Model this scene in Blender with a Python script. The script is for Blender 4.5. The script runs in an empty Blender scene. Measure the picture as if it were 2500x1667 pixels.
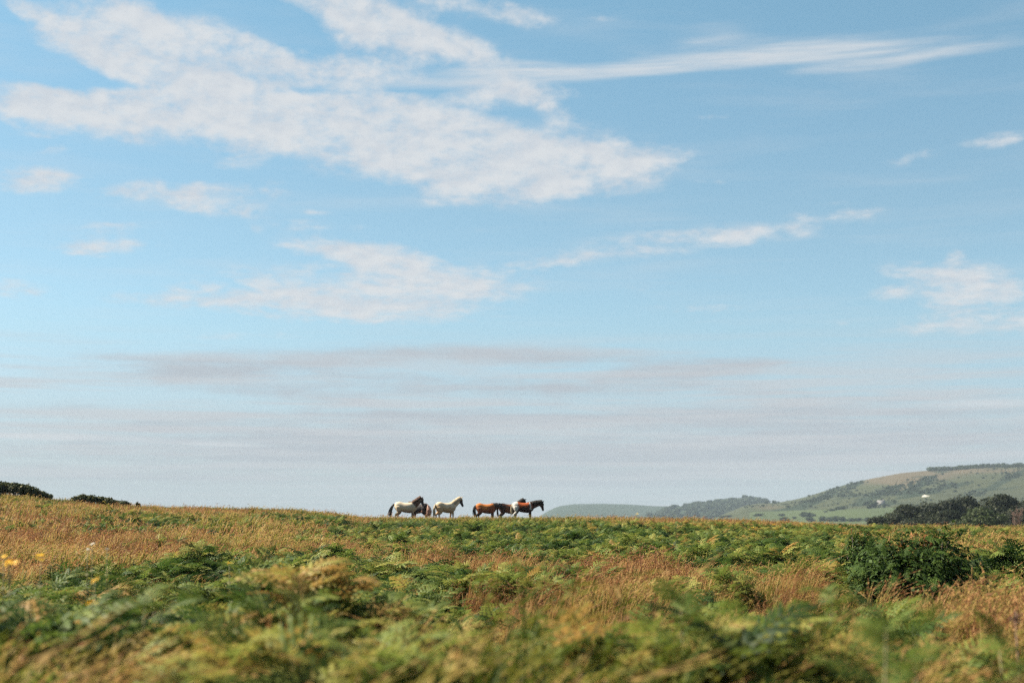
import bpy, math, random
import numpy as np
from mathutils import Vector, Matrix, Euler

R = math.radians
random.seed(7)
rng = np.random.default_rng(11)
scene = bpy.context.scene
COL = scene.collection

# ------------------------------------------------------------------ camera
EYE = 1.45
FPX = 3472.0                      # 50 mm on full frame, photo 2500 px wide
PITCH = math.atan((1255 - 833.5) / FPX)
cam_data = bpy.data.cameras.new("camera")
cam = bpy.data.objects.new("camera", cam_data)
COL.objects.link(cam)
cam.location = (0, 0, EYE)
cam.rotation_euler = (math.pi / 2 + PITCH, 0, 0)
cam_data.lens = 50
cam_data.sensor_width = 36
cam_data.clip_start = 0.1
cam_data.clip_end = 40000
cam_data.dof.use_dof = True
cam_data.dof.focus_distance = 33
cam_data.dof.aperture_fstop = 1.4
scene.camera = cam

# ------------------------------------------------------------------ light
SUN_AZ, SUN_EL = R(-76), R(44)
SUN_STRENGTH = 5.0
SKY_STRENGTH = 0.1
EXPOSURE = 1.7
sun_dir = Vector((math.sin(SUN_AZ) * math.cos(SUN_EL), math.cos(SUN_AZ) * math.cos(SUN_EL), math.sin(SUN_EL)))
sd = bpy.data.lights.new("sun", 'SUN')
sd.energy = SUN_STRENGTH
sd.angle = R(0.5)
sd.color = (1.0, 0.91, 0.74)
sun = bpy.data.objects.new("sun", sd)
COL.objects.link(sun)
sun.location = sun_dir * 300
sun.rotation_euler = sun_dir.to_track_quat('Z', 'Y').to_euler()

vs = scene.view_settings
vs.view_transform = 'Standard'
vs.look = 'None'
vs.gamma = 1.0
vs.exposure = EXPOSURE
vs.use_curve_mapping = False
cy = scene.cycles
cy.use_denoising = False          # the renderer's own fine grain stands close to the film grain of the photo
cy.filter_width = 1.15
cy.max_bounces = 5
cy.diffuse_bounces = 3
cy.glossy_bounces = 2
cy.transmission_bounces = 3
cy.transparent_max_bounces = 4
cy.volume_bounces = 0
cy.caustics_reflective = False
cy.caustics_refractive = False


def ray(px, py):
    """direction of a photo pixel: (azimuth, tan of elevation)"""
    sx, sy = px - 1250.0, 833.5 - py
    cp, sp = math.cos(PITCH), math.sin(PITCH)
    dx, dy, dz = sx, FPX * cp - sy * sp, FPX * sp + sy * cp
    return math.atan2(dx, dy), dz / math.hypot(dx, dy)


def px_of(x, y, z):
    """numpy: photo pixel of world points"""
    cp, sp = math.cos(PITCH), math.sin(PITCH)
    zz = z - EYE
    f = y * cp + zz * sp
    u = -y * sp + zz * cp
    return 1250 + FPX * x / f, 833.5 - FPX * u / f


# ------------------------------------------------------------------ world sky
world = bpy.data.worlds.new("World")
scene.world = world
world.use_nodes = True
wn, wl = world.node_tree.nodes, world.node_tree.links
wn.clear()
world.cycles.sampling_method = 'MANUAL'
world.cycles.sample_map_resolution = 512


class NT:
    def __init__(s, tree):
        s.n, s.l = tree.nodes, tree.links

    def put(s, sock, v):
        if hasattr(v, 'is_output'):
            s.l.new(v, sock)
        elif v is not None:
            sock.default_value = v

    def math(s, op, a, b=None, c=None, clamp=False):
        m = s.n.new('ShaderNodeMath'); m.operation = op; m.use_clamp = clamp
        for i, v in enumerate((a, b, c)):
            if v is not None:
                s.put(m.inputs[i], v)
        return m.outputs[0]

    def vec(s, op, a, b=None):
        m = s.n.new('ShaderNodeVectorMath'); m.operation = op
        s.put(m.inputs[0], a)
        if b is not None:
            s.put(m.inputs[1], b)
        return m.outputs['Value'] if op in ('DOT_PRODUCT', 'LENGTH') else m.outputs[0]

    def comb(s, x, y, z=0.0):
        m = s.n.new('ShaderNodeCombineXYZ')
        for i, v in enumerate((x, y, z)):
            s.put(m.inputs[i], v)
        return m.outputs[0]

    def sep(s, v):
        m = s.n.new('ShaderNodeSeparateXYZ'); s.put(m.inputs[0], v)
        return m.outputs

    def noise(s, v, scale, detail=4, rough=0.5, dist=0.0):
        m = s.n.new('ShaderNodeTexNoise')
        if v is not None:
            s.put(m.inputs['Vector'], v)
        m.inputs['Scale'].default_value = scale
        m.inputs['Detail'].default_value = detail
        m.inputs['Roughness'].default_value = rough
        m.inputs['Distortion'].default_value = dist
        return m.outputs['Fac']

    def step(s, v, a, b, lo=0.0, hi=1.0):
        m = s.n.new('ShaderNodeMapRange'); m.interpolation_type = 'SMOOTHSTEP'
        s.put(m.inputs[0], v)
        for i, q in enumerate((a, b, lo, hi)):
            s.put(m.inputs[i + 1], q)
        return m.outputs[0]

    def mix(s, f, a, b):
        m = s.n.new('ShaderNodeMix'); m.data_type = 'RGBA'
        s.put(m.inputs[0], f)
        s.put(m.inputs[6], a if hasattr(a, 'is_output') else (*a, 1))
        s.put(m.inputs[7], b if hasattr(b, 'is_output') else (*b, 1))
        return m.outputs[2]

    def mul(s, a, b):
        m = s.n.new('ShaderNodeMix'); m.data_type = 'RGBA'; m.blend_type = 'MULTIPLY'
        m.inputs[0].default_value = 1
        s.put(m.inputs[6], a if hasattr(a, 'is_output') else (*a, 1))
        s.put(m.inputs[7], b if hasattr(b, 'is_output') else (*b, 1))
        return m.outputs[2]

    def ramp(s, f, stops):
        m = s.n.new('ShaderNodeValToRGB'); e = m.color_ramp.elements
        while len(e) < len(stops):
            e.new(0.5)
        for i, (p, c) in enumerate(stops):
            e[i].position = p; e[i].color = (*c, 1)
        s.put(m.inputs[0], f)
        return m.outputs[0]

    def attr(s, name, kind='GEOMETRY', out='Fac'):
        m = s.n.new('ShaderNodeAttribute'); m.attribute_name = name; m.attribute_type = kind
        return m.outputs[out]


W = NT(world.node_tree)
tc = wn.new('ShaderNodeTexCoord')
D = W.vec('NORMALIZE', tc.outputs['Generated'])
dx, dy, dz = W.sep(D)[0:3]
AZ = W.math('MULTIPLY', W.math('ARCTAN2', dx, dy), 180 / math.pi)
EL = W.math('MULTIPLY', W.math('ARCSINE', dz), 180 / math.pi)
P = W.comb(AZ, EL)
ELc = W.math('MAXIMUM', EL, -1.5)
YY = W.math('MULTIPLY', W.math('LOGARITHM', W.math('ADD', ELc, 3.0), math.e), 34.0)
Q = W.comb(AZ, YY)                      # cloud layers lie flatter towards the horizon

sky = wn.new('ShaderNodeTexSky')
sky.sky_type = 'NISHITA'
sky.sun_disc = False
sky.sun_elevation = SUN_EL
sky.sun_rotation = SUN_AZ % (2 * math.pi)
sky.altitude = 50
sky.air_density = 1.0
sky.dust_density = 0.35
sky.ozone_density = 2.0


def blob_grid(items, az, el):
    tot = np.zeros((len(az), len(el)))
    A, E = np.meshgrid(az, el, indexing='ij')
    for (cx, cy_, rx, ry, ang, w) in items:
        a0, te = ray(cx, cy_)
        e0 = math.degrees(math.atan(te)); a0 = math.degrees(a0)
        c, sn = math.cos(R(-ang)), math.sin(R(-ang))
        u = ((A - a0) * c + (E - e0) * sn) * 60.6 / rx
        v = (-(A - a0) * sn + (E - e0) * c) * 60.6 / ry
        tot += w * np.exp(-0.9 * (u * u + v * v))
    return tot


AZ0, AZ1, EL0, EL1 = -24.0, 24.0, -1.0, 24.0
NA, NE = 160, 128
TA = W.math('DIVIDE', W.math('SUBTRACT', AZ, AZ0), AZ1 - AZ0, clamp=True)
TE = W.math('DIVIDE', W.math('SUBTRACT', EL, EL0), EL1 - EL0, clamp=True)


def curve3(sock, cols):
    """three smooth functions of one variable as one RGB Curves node, centred on zero"""
    m = wn.new('ShaderNodeRGBCurve')
    for k in range(3):
        cv = m.mapping.curves[k]
        y = cols[k] * 0.5 + 0.5
        n = len(y)
        for i in range(1, n - 1):
            cv.points.new(i / (n - 1), float(y[i]))
        cv.points[0].location = (0, float(y[0])); cv.points[len(cv.points) - 1].location = (1, float(y[-1]))
        for p in cv.points:
            p.handle_type = 'VECTOR'
    m.mapping.update()
    wl.new(sock, m.inputs['Color'])
    return W.vec('SUBTRACT', m.outputs[0], (0.5, 0.5, 0.5))


def blob_field(items, rank):
    """cloud cover as a sum of products f(azimuth) * g(elevation)"""
    az = np.linspace(AZ0, AZ1, NA); el = np.linspace(EL0, EL1, NE)
    g = blob_grid(items, az, el)
    U, S, Vt = np.linalg.svd(g, full_matrices=False)
    tot = None
    for k in range(0, rank, 3):
        ca, ce, ws = [], [], []
        for j in range(k, k + 3):
            u, v = U[:, j], Vt[j]
            mu, mv = np.abs(u).max(), np.abs(v).max()
            ca.append(u / mu); ce.append(v / mv); ws.append(4 * S[j] * mu * mv)
        src = TA if tot is None else W.math('MULTIPLY_ADD', tot, 1e-9, TA)
        e3 = W.vec('MULTIPLY', curve3(TE, ce), tuple(ws))
        d = W.vec('DOT_PRODUCT', curve3(src, ca), e3)
        tot = d if tot is None else W.math('ADD', tot, d)
    return tot


puffs = [
    (800, 695, 320, 62, 0, .34), (1620, 592, 320, 42, -4, .24), (520, 480, 220, 45, 0, .22), (250, 585, 130, 36, -4, .22), (2080, 540, 120, 25, -4, .16), (2330, 700, 150, 60, 6, .25), (1150, 30, 120, 20, 10, .2),
    (110, 175, 140, 24, 6, -.9), (300, 212, 90, 9, 4, -.5), (530, 245, 80, 11, 10, -.55), (720, 224, 170, 8, -3, -.5), (700, 65, 75, 45, 20, -.7), (1290, 300, 60, 22, 20, -.5), (20, 60, 50, 40, 0, -.4), (1000, 215, 120, 10, 4, -.4), (780, 120, 30, 30, 0, -.3),
    (70, 25, 60, 22, 10, .45), (160, 75, 110, 35, 15, .55), (300, 45, 85, 45, 10, .75), (245, 118, 130, 38, 12, .7), (430, 95, 160, 42, 12, .7),
    (560, 85, 80, 18, 5, .35), (330, 165, 130, 26, 8, .5), (480, 175, 150, 40, 8, .65), (690, 150, 160, 38, 8, .7), (560, 215, 190, 22, 4, .45),
    (720, 5, 60, 14, 8, .5), (860, 22, 110, 48, 12, .9), (820, 90, 70, 26, 0, .5), (980, 78, 150, 44, 18, .9), (1120, 118, 120, 28, 16, .75),
    (880, 175, 170, 32, 8, .55), (1230, 28, 120, 26, 12, .55), (1060, 5, 60, 10, 0, .3), (520, 42, 45, 9, 0, .25),
    (60, 205, 70, 12, 0, .4), (60, 262, 100, 36, 0, .65), (190, 255, 140, 48, 4, .95), (290, 315, 80, 26, 6, .6), (345, 235, 100, 30, 6, .6), (75, 330, 45, 9, -4, .4), (115, 365, 45, 9, -10, .4),
    (430, 275, 130, 40, 8, .8), (600, 285, 170, 48, 8, .75), (820, 250, 130, 34, 0, .65), (930, 262, 100, 34, 8, .6),
    (740, 325, 220, 46, 8, .85), (900, 360, 250, 50, 8, .8), (1100, 320, 180, 46, 8, .75), (1270, 360, 230, 66, 8, .9), (1180, 425, 210, 46, 4, .85), (1400, 425, 190, 40, -4, .95),
    (1120, 490, 90, 16, 0, .45), (1530, 368, 130, 20, 6, .4), (560, 360, 70, 14, 4, .4), (560, 400, 70, 18, 0, .35), (1380, 452, 130, 16, 0, .4),
    (1265, 215, 85, 28, 10, .8), (1340, 255, 40, 14, 30, .35), (1380, 228, 45, 11, 0, .4), (1480, 245, 30, 9, 20, .3), (1380, 283, 28, 14, 0, .35), (1160, 232, 90, 16, 0, .35),
    (70, 440, 90, 26, -6, .7), (150, 425, 50, 10, 6, .35), (290, 468, 52, 14, 0, .62), (360, 448, 30, 7, 0, .3), (480, 462, 95, 14, -3, .5), (440, 480, 60, 13, 5, .4), (555, 518, 60, 15, 0, .45), (455, 505, 26, 8, 0, .35), (660, 445, 40, 7, -4, .3), (665, 470, 40, 6, 0, .28),
    (280, 550, 55, 8, -6, .42), (225, 607, 70, 14, -3, .5), (330, 598, 60, 6, -8, .25),
    (750, 548, 60, 10, 0, .4), (885, 555, 30, 8, 0, .3), (770, 518, 30, 5, 0, .25), (625, 558, 16, 9, 0, .25), (1170, 565, 24, 5, 0, .25),
    (760, 605, 60, 14, 0, .35), (880, 620, 150, 34, 10, .62), (1010, 660, 150, 34, 10, .5), (960, 735, 210, 36, -2, .72), (640, 720, 260, 24, -2, .5), (1120, 705, 90, 24, 0, .45), (500, 735, 200, 14, 0, .3), (40, 705, 65, 22, 6, .45), (860, 775, 260, 12, 0, .35), (600, 820, 280, 10, -2, .25), (1240, 680, 110, 24, 0, .25),
    (1620, 575, 50, 8, -6, .45), (1560, 612, 70, 10, -4, .42), (1400, 628, 80, 14, -6, .4), (1310, 650, 60, 12, 0, .35), (1800, 580, 80, 18, -2, .5), (1820, 562, 40, 8, 0, .3), (2085, 520, 50, 9, -4, .5), (2030, 498, 30, 6, 0, .3), (1955, 548, 30, 24, 40, .35), (1735, 448, 40, 6, 2, .3), (1560, 705, 60, 9, 0, .3), (1720, 755, 150, 18, 0, .3), (1800, 500, 30, 4, 0, .2),
    (1740, 285, 55, 6, 6, .3), (2445, 342, 75, 15, -3, .5), (2225, 388, 58, 18, -10, .35), (1475, 45, 45, 10, 2, .35),
    (2330, 630, 22, 20, 30, .5), (2290, 668, 95, 20, 8, .65), (2180, 715, 42, 16, -8, .55), (2330, 735, 70, 24, 0, .6), (2450, 705, 70, 34, 10, .55), (2440, 790, 150, 24, 4, .6), (2250, 805, 90, 12, 0, .35), (2060, 785, 20, 8, 0, .35),
]
streaks = [
    (1500, 168, 330, 17, -3.5, .75), (1850, 151, 420, 12, -2.2, 1.0), (2260, 137, 300, 11, -3, .95), (1930, 106, 180, 22, 2, .6), (1760, 62, 80, 10, 6, .35), (1710, 98, 90, 8, 0, .35), (2010, 130, 200, 14, 0, .5),
    (1000, 205, 330, 12, -1, .45), (1250, 170, 160, 22, -2, .55), (760, 215, 160, 10, -4, .3), (1960, 885, 90, 6, 0, .45), (2420, 985, 150, 9, 0, .45), (1600, 750, 100, 9, 0, .2),
    (1800, 400, 300, 8, 0, .12), (220, 1070, 260, 14, 2, .55), (560, 1085, 110, 14, -4, .5), (300, 1130, 300, 7, 0, .35), (1600, 1065, 300, 10, 0, .3),
]
greys = [
    (1250, 1110, 1500, 100, 0, .38), (1350, 870, 330, 24, 1, .5), (800, 885, 300, 34, -3, .5), (480, 905, 190, 30, -4, .6), (700, 960, 230, 16, 4, .4), (1330, 950, 120, 22, 0, .5), (1620, 925, 210, 32, -3, .6), (1900, 970, 130, 22, 6, .45), (1000, 940, 240, 24, 0, .45), (1820, 895, 140, 8, -3, .35),
    (300, 868, 180, 10, 2, .45), (120, 985, 180, 10, 3, .35), (600, 1020, 220, 12, -4, .4), (400, 1042, 200, 7, -3, .3), (850, 1070, 150, 26, 0, .4), (1100, 1020, 260, 20, 0, .45), (2000, 1000, 560, 10, 1.5, .6), (1700, 1030, 480, 14, 1, .4), (2200, 1060, 420, 24, 0, .45), (1500, 1020, 500, 7, 0, .45),
    (1300, 1175, 230, 24, 0, .4), (1600, 1170, 260, 20, 0, .4), (900, 1110, 500, 14, 0, .35), (350, 1165, 320, 22, 0, .35), (2300, 975, 200, 12, 0, .35), (2480, 905, 50, 14, 0, .3), (1250, 1100, 900, 30, 0, .35), (2000, 1120, 700, 30, 0, .35), (1150, 856, 200, 8, -2, .35), (1700, 905, 200, 12, -5, .3),
]
F1 = blob_field(puffs, 33)
F2 = blob_field(streaks, 9)
F3 = blob_field(greys, 9)
# beyond the frame the same broken cloud goes on
out_mask = W.math('MAXIMUM', W.step(W.math('ABSOLUTE', AZ), 20.0, 28.0), W.step(EL, 20.5, 27.0))
far_cov = W.math('MULTIPLY', W.step(W.noise(W.vec('MULTIPLY', D, (1, 1, 1.8)), 2.2, 3), 0.5, 0.8, 0.0, 0.6), out_mask)
F1 = W.math('ADD', F1, far_cov)
nA = W.noise(Q, 0.46, 8, 0.6, 0.12)
nL = W.noise(W.vec('ADD', Q, (0.3, -0.6, 0)), 0.46, 4, 0.6, 0.12)
nB = W.noise(W.vec('ADD', Q, (31, 7, 0)), 1.35, 5, 0.55)
nC = W.noise(W.vec('MULTIPLY', Q, (0.22, 1.0, 1)), 0.5, 4, 0.55, 0.3)
nD = W.noise(W.vec('MULTIPLY', W.vec('ADD', Q, (5, 60, 0)), (0.10, 0.75, 1)), 0.6, 6, 0.6)
n1 = W.math('MULTIPLY_ADD', nB, 0.55, nA)          # around .70
c1 = W.math('MULTIPLY_ADD', W.math('SUBTRACT', n1, 0.775), 2.0, W.math('MINIMUM', W.math('MULTIPLY', F1, 1.12), 0.95))
m1 = W.math('MULTIPLY', W.step(c1, -0.02, 1.12), W.step(F1, 0.04, 0.30))
c2 = W.math('MULTIPLY_ADD', W.math('SUBTRACT', nC, 0.5), 1.7, W.math('MINIMUM', F2, 0.8))
m2 = W.math('MULTIPLY', W.step(c2, 0.0, 0.9), W.step(F2, 0.0, 0.3))
c3 = W.math('MULTIPLY_ADD', W.math('SUBTRACT', nD, 0.5), 1.3, W.math('MULTIPLY_ADD', W.math('SUBTRACT', nA, 0.5), 1.1, F3))
m3 = W.math('MULTIPLY', W.step(c3, 0.0, 0.85), W.step(F3, 0.0, 0.35))
nF = W.noise(W.vec('MULTIPLY', W.vec('ADD', P, (3, 9, 0)), (0.25, 3.2, 1)), 0.9, 6, 0.6, 0.3)
m2 = W.math('MULTIPLY', m2, W.step(nF, 0.25, 0.62, 0.35, 1.0))
# thin high veil everywhere
veil = W.math('MULTIPLY', W.step(nC, 0.45, 0.85), 0.22)

skycol = W.vec('SCALE', W.mul(sky.outputs[0], W.ramp(W.math('DIVIDE', ELc, 72.0),
    [(0.0, (.44, .46, .56)), (0.04, (.45, .48, .55)), (0.1, (.49, .55, .53)), (0.167, (.52, .58, .52)), (0.283, (.53, .655, .565)), (.333, (.49, .615, .545)), (.65, (.36, .46, .46)), (1.0, (.32, .40, .42))])))
skycol.node.inputs['Scale'].default_value = 2.6 / 2 ** EXPOSURE
CS = 1.0 / SKY_STRENGTH / 2 ** EXPOSURE
WHITE = tuple(c * CS for c in (0.70, 0.73, 0.76))
GREY = tuple(c * CS for c in (0.49, 0.525, 0.575))
HAZE = tuple(c * CS for c in (0.43, 0.525, 0.595))
col = skycol
col = W.mix(W.step(EL, 9.0, 0.0, 0.0, 0.7), col, HAZE)
col = W.mix(veil, col, WHITE)
col = W.mix(W.math('MULTIPLY', m3, 0.88), col, GREY)
nE = W.noise(W.vec('MULTIPLY', W.vec('ADD', Q, (50, 20, 0)), (0.12, 0.62, 1)), 0.6, 7, 0.62)
col = W.mix(W.math('MULTIPLY', W.math('MULTIPLY', W.step(nE, 0.44, 0.62), W.step(EL, 8.0, 4.5)), 0.7), col, tuple(c * CS for c in (0.60, 0.62, 0.65)))
col = W.mix(W.math('MULTIPLY', m2, 0.85), col, WHITE)
shade = W.mix(W.step(W.math('SUBTRACT', nA, nL), -0.17, 0.17), tuple(c * CS for c in (0.64, 0.68, 0.73)), tuple(c * CS for c in (0.74, 0.76, 0.78)))
col = W.mix(W.math('MULTIPLY', m1, 0.93), col, shade)
bg = wn.new('ShaderNodeBackground')
bg.inputs['Strength'].default_value = SKY_STRENGTH
wl.new(col, bg.inputs['Color'])
wo = wn.new('ShaderNodeOutputWorld')
wl.new(bg.outputs[0], wo.inputs['Surface'])

# ------------------------------------------------------------------ helpers
def tag(o, label=None, cat=None, group=None, kind=None):
    if label: o['label'] = label
    if cat: o['category'] = cat
    if group: o['group'] = group
    if kind: o['kind'] = kind
    return o


def mesh_np(name, v, f, mat=None, smooth=False, attrs=None):
    """mesh from numpy arrays; f is (n,3) or (n,4) or a list of such arrays"""
    v = np.asarray(v, np.float32)
    fl = f if isinstance(f, list) else [f]
    fl = [np.asarray(a, np.int32) for a in fl if len(a)]
    me = bpy.data.meshes.new(name)
    me.vertices.add(len(v)); me.vertices.foreach_set('co', v.ravel())
    idx = np.concatenate([a.ravel() for a in fl])
    sizes = np.concatenate([np.full(len(a), a.shape[1], np.int32) for a in fl])
    me.loops.add(len(idx)); me.loops.foreach_set('vertex_index', idx)
    me.polygons.add(len(sizes))
    st = np.concatenate([[0], np.cumsum(sizes)[:-1]]).astype(np.int32)
    me.polygons.foreach_set('loop_start', st)
    if smooth:
        me.polygons.foreach_set('use_smooth', np.ones(len(sizes), bool))
    me.update(calc_edges=True)
    for k, a in (attrs or {}).items():
        a = np.asarray(a, np.float32)
        if a.ndim == 1:
            at = me.attributes.new(k, 'FLOAT', 'POINT'); at.data.foreach_set('value', a)
        elif a.shape[1] == 3:
            at = me.attributes.new(k, 'FLOAT_VECTOR', 'POINT'); at.data.foreach_set('vector', a.ravel())
        else:
            at = me.attributes.new(k, 'FLOAT_COLOR', 'POINT'); at.data.foreach_set('color', a.ravel())
    if mat: me.materials.append(mat)
    return me


def obj(name, me, parent=None, loc=None, rot=None, scale=None, link=True):
    o = bpy.data.objects.new(name, me)
    if link: COL.objects.link(o)
    if parent: o.parent = parent
    if loc is not None: o.location = loc
    if rot is not None: o.rotation_euler = rot
    if scale is not None: o.scale = scale if hasattr(scale, '__len__') else (scale,) * 3
    return o


def empty(name, loc, rz=0, scale=1):
    o = bpy.data.objects.new(name, None); COL.objects.link(o)
    o.empty_display_size = 0.3
    o.location = loc; o.rotation_euler = (0, 0, rz); o.scale = (scale,) * 3
    return o


class MB:
    """collects vertices / faces / one float attribute per vertex"""
    def __init__(s):
        s.v, s.q, s.t, s.a, s.n = [], [], [], [], 0

    def add(s, v, q=None, t=None, a=0.0):
        v = np.asarray(v, float)
        if q is not None and len(q): s.q.append(np.asarray(q) + s.n)
        if t is not None and len(t): s.t.append(np.asarray(t) + s.n)
        s.v.append(v); s.a.append(np.broadcast_to(np.asarray(a, float), (len(v),)))
        s.n += len(v)

    def tube(s, pts, rad, sides=6, a=0.0, cap=True):
        pts = np.asarray(pts, float); n = len(pts)
        rad = np.broadcast_to(np.asarray(rad, float), (n,))
        tan = np.gradient(pts, axis=0); tan /= np.linalg.norm(tan, axis=1, keepdims=True) + 1e-9
        ref = np.array([0, 0, 1.0]) if abs(tan[:, 2]).mean() < .8 else np.array([0, 1.0, 0])
        e1 = np.cross(tan, ref); e1 /= np.linalg.norm(e1, axis=1, keepdims=True) + 1e-9
        e2 = np.cross(e1, tan)
        th = np.linspace(0, 2 * np.pi, sides, endpoint=False)
        v = (pts[:, None] + rad[:, None, None] * (np.cos(th)[None, :, None] * e1[:, None] + np.sin(th)[None, :, None] * e2[:, None])).reshape(-1, 3)
        i = np.arange(n - 1)[:, None] * sides; k = np.arange(sides)[None]; k2 = (k + 1) % sides
        q = np.stack([i + k, i + k2, i + sides + k2, i + sides + k], -1).reshape(-1, 4)
        t = []
        if cap:
            v = np.vstack([v, pts[0], pts[-1]])
            c0, c1 = n * sides, n * sides + 1
            for j in range(sides):
                j2 = (j + 1) % sides
                t += [(c0, j2, j), (c1, (n - 1) * sides + j, (n - 1) * sides + j2)]
        s.add(v, q, t if t else None, a)

    def loft(s, pts, hz, wy, e1, e2, sides=14, a=0.0):
        """elliptic sections: hz along e1[i], wy along e2[i]"""
        pts = np.asarray(pts, float); n = len(pts)
        th = np.linspace(0, 2 * np.pi, sides, endpoint=False)
        v = (pts[:, None] + np.asarray(hz)[:, None, None] * np.cos(th)[None, :, None] * np.asarray(e1)[:, None]
             + np.asarray(wy)[:, None, None] * np.sin(th)[None, :, None] * np.asarray(e2)[:, None]).reshape(-1, 3)
        i = np.arange(n - 1)[:, None] * sides; k = np.arange(sides)[None]; k2 = (k + 1) % sides
        q = np.stack([i + k, i + k2, i + sides + k2, i + sides + k], -1).reshape(-1, 4)
        v = np.vstack([v, pts[0], pts[-1]])
        t = []
        for j in range(sides):
            j2 = (j + 1) % sides
            t += [(n * sides, j2, j), (n * sides + 1, (n - 1) * sides + j, (n - 1) * sides + j2)]
        s.add(v, q, t, a)

    def mesh(s, name, mat=None, smooth=False, attr='tint'):
        f = []
        if s.q: f.append(np.concatenate(s.q))
        if s.t: f.append(np.concatenate(s.t))
        return mesh_np(name, np.concatenate(s.v), f, mat, smooth, {attr: np.concatenate(s.a)})


def hash2(ix, iy, seed):
    h = (ix.astype(np.int64) * 374761393 + iy.astype(np.int64) * 668265263 + seed * 1442695041) & 0xFFFFFFFF
    h = ((h ^ (h >> 13)) * 1274126177) & 0xFFFFFFFF
    return ((h ^ (h >> 16)) & 0xFFFF) / 65535.0


def vnoise(x, y, seed=0):
    ix, iy = np.floor(x), np.floor(y)
    fx, fy = x - ix, y - iy
    fx, fy = fx * fx * (3 - 2 * fx), fy * fy * (3 - 2 * fy)
    a, b = hash2(ix, iy, seed), hash2(ix + 1, iy, seed)
    c, d = hash2(ix, iy + 1, seed), hash2(ix + 1, iy + 1, seed)
    return (a * (1 - fx) + b * fx) * (1 - fy) + (c * (1 - fx) + d * fx) * fy


def fbm(x, y, seed=0, octv=4):
    x, y = np.asarray(x, float), np.asarray(y, float)
    t, w, n = 0.0, 0.5, 0.0
    for o in range(octv):
        t = t + w * vnoise(x * 2 ** o + 17.3 * o, y * 2 ** o - 9.1 * o, seed + o); n += w; w *= .5
    return t / n


def sstep(v, a, b):
    t = np.clip((v - a) / (b - a), 0, 1)
    return t * t * (3 - 2 * t)


# ------------------------------------------------------------------ materials
def new_mat(name):
    m = bpy.data.materials.new(name); m.use_nodes = True
    m.node_tree.nodes.clear()
    return m, NT(m.node_tree)


def finish(m, T, color, rough=0.6, spec=0.3, trans=0.0, trans_col=None, bump=None, bump_str=0.3, bump_dist=0.05):
    p = T.n.new('ShaderNodeBsdfPrincipled')
    T.put(p.inputs['Base Color'], color if hasattr(color, 'is_output') else (*color, 1))
    T.put(p.inputs['Roughness'], rough)
    p.inputs['Specular IOR Level'].default_value = spec
    if bump is not None:
        b = T.n.new('ShaderNodeBump'); b.inputs['Strength'].default_value = bump_str; b.inputs['Distance'].default_value = bump_dist
        T.put(b.inputs['Height'], bump); T.l.new(b.outputs[0], p.inputs['Normal'])
    sh = p.outputs[0]
    if trans > 0:
        tl = T.n.new('ShaderNodeBsdfTranslucent')
        T.put(tl.inputs['Color'], trans_col if trans_col is not None else color)
        mx = T.n.new('ShaderNodeMixShader'); mx.inputs[0].default_value = trans
        T.l.new(sh, mx.inputs[1]); T.l.new(tl.outputs[0], mx.inputs[2]); sh = mx.outputs[0]
    o = T.n.new('ShaderNodeOutputMaterial'); T.l.new(sh, o.inputs['Surface'])
    return m


def leaf_material(name, stops, trans=0.35, rough=0.45, spec=0.4, instanced=True, var=0.16):
    m, T = new_mat(name)
    v = T.attr('tint')
    if instanced:
        v = T.math('ADD', v, T.attr('shift', 'INSTANCER'))
    oi = T.n.new('ShaderNodeObjectInfo')
    v = T.math('ADD', v, T.math('MULTIPLY_ADD', oi.outputs['Random'], var, -var / 2), clamp=True)
    return finish(m, T, T.ramp(v, stops), rough, spec, trans)


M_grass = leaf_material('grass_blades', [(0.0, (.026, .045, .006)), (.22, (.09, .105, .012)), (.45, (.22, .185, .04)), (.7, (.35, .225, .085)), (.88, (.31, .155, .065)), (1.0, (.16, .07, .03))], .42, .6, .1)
FERN = [(0.0, (.010, .026, .007)), (.3, (.045, .082, .015)), (.6, (.125, .16, .032)), (.82, (.25, .24, .055)), (1.0, (.28, .17, .05))]
M_fern = leaf_material('bracken_fronds', FERN, .40, .55, .12)
M_bush = leaf_material('bush_fronds', [(0.0, (.010, .024, .008)), (.5, (.038, .068, .012)), (1.0, (.105, .145, .022))], .25, .6, .1, False)
M_gorse = leaf_material('gorse_leaves', [(0.0, (.018, .03, .010)), (.5, (.05, .068, .018)), (1.0, (.14, .12, .04))], .2, .6, .2, False)
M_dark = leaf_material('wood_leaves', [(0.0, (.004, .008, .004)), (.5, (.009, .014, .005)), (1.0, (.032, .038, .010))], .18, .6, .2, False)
M_light = leaf_material('pale_leaves', [(0.0, (.02, .034, .009)), (1.0, (.055, .072, .018))], .25, .55, .25, False)
M_hilltree = leaf_material('hill_leaves', [(0.0, (.024, .038, .019)), (1.0, (.048, .064, .028))], .15, .7, .1, True)
M_deadfern = leaf_material('dead_fronds', [(0.0, (.16, .07, .025)), (1.0, (.32, .14, .05))], .3, .7, .15, False)

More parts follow.
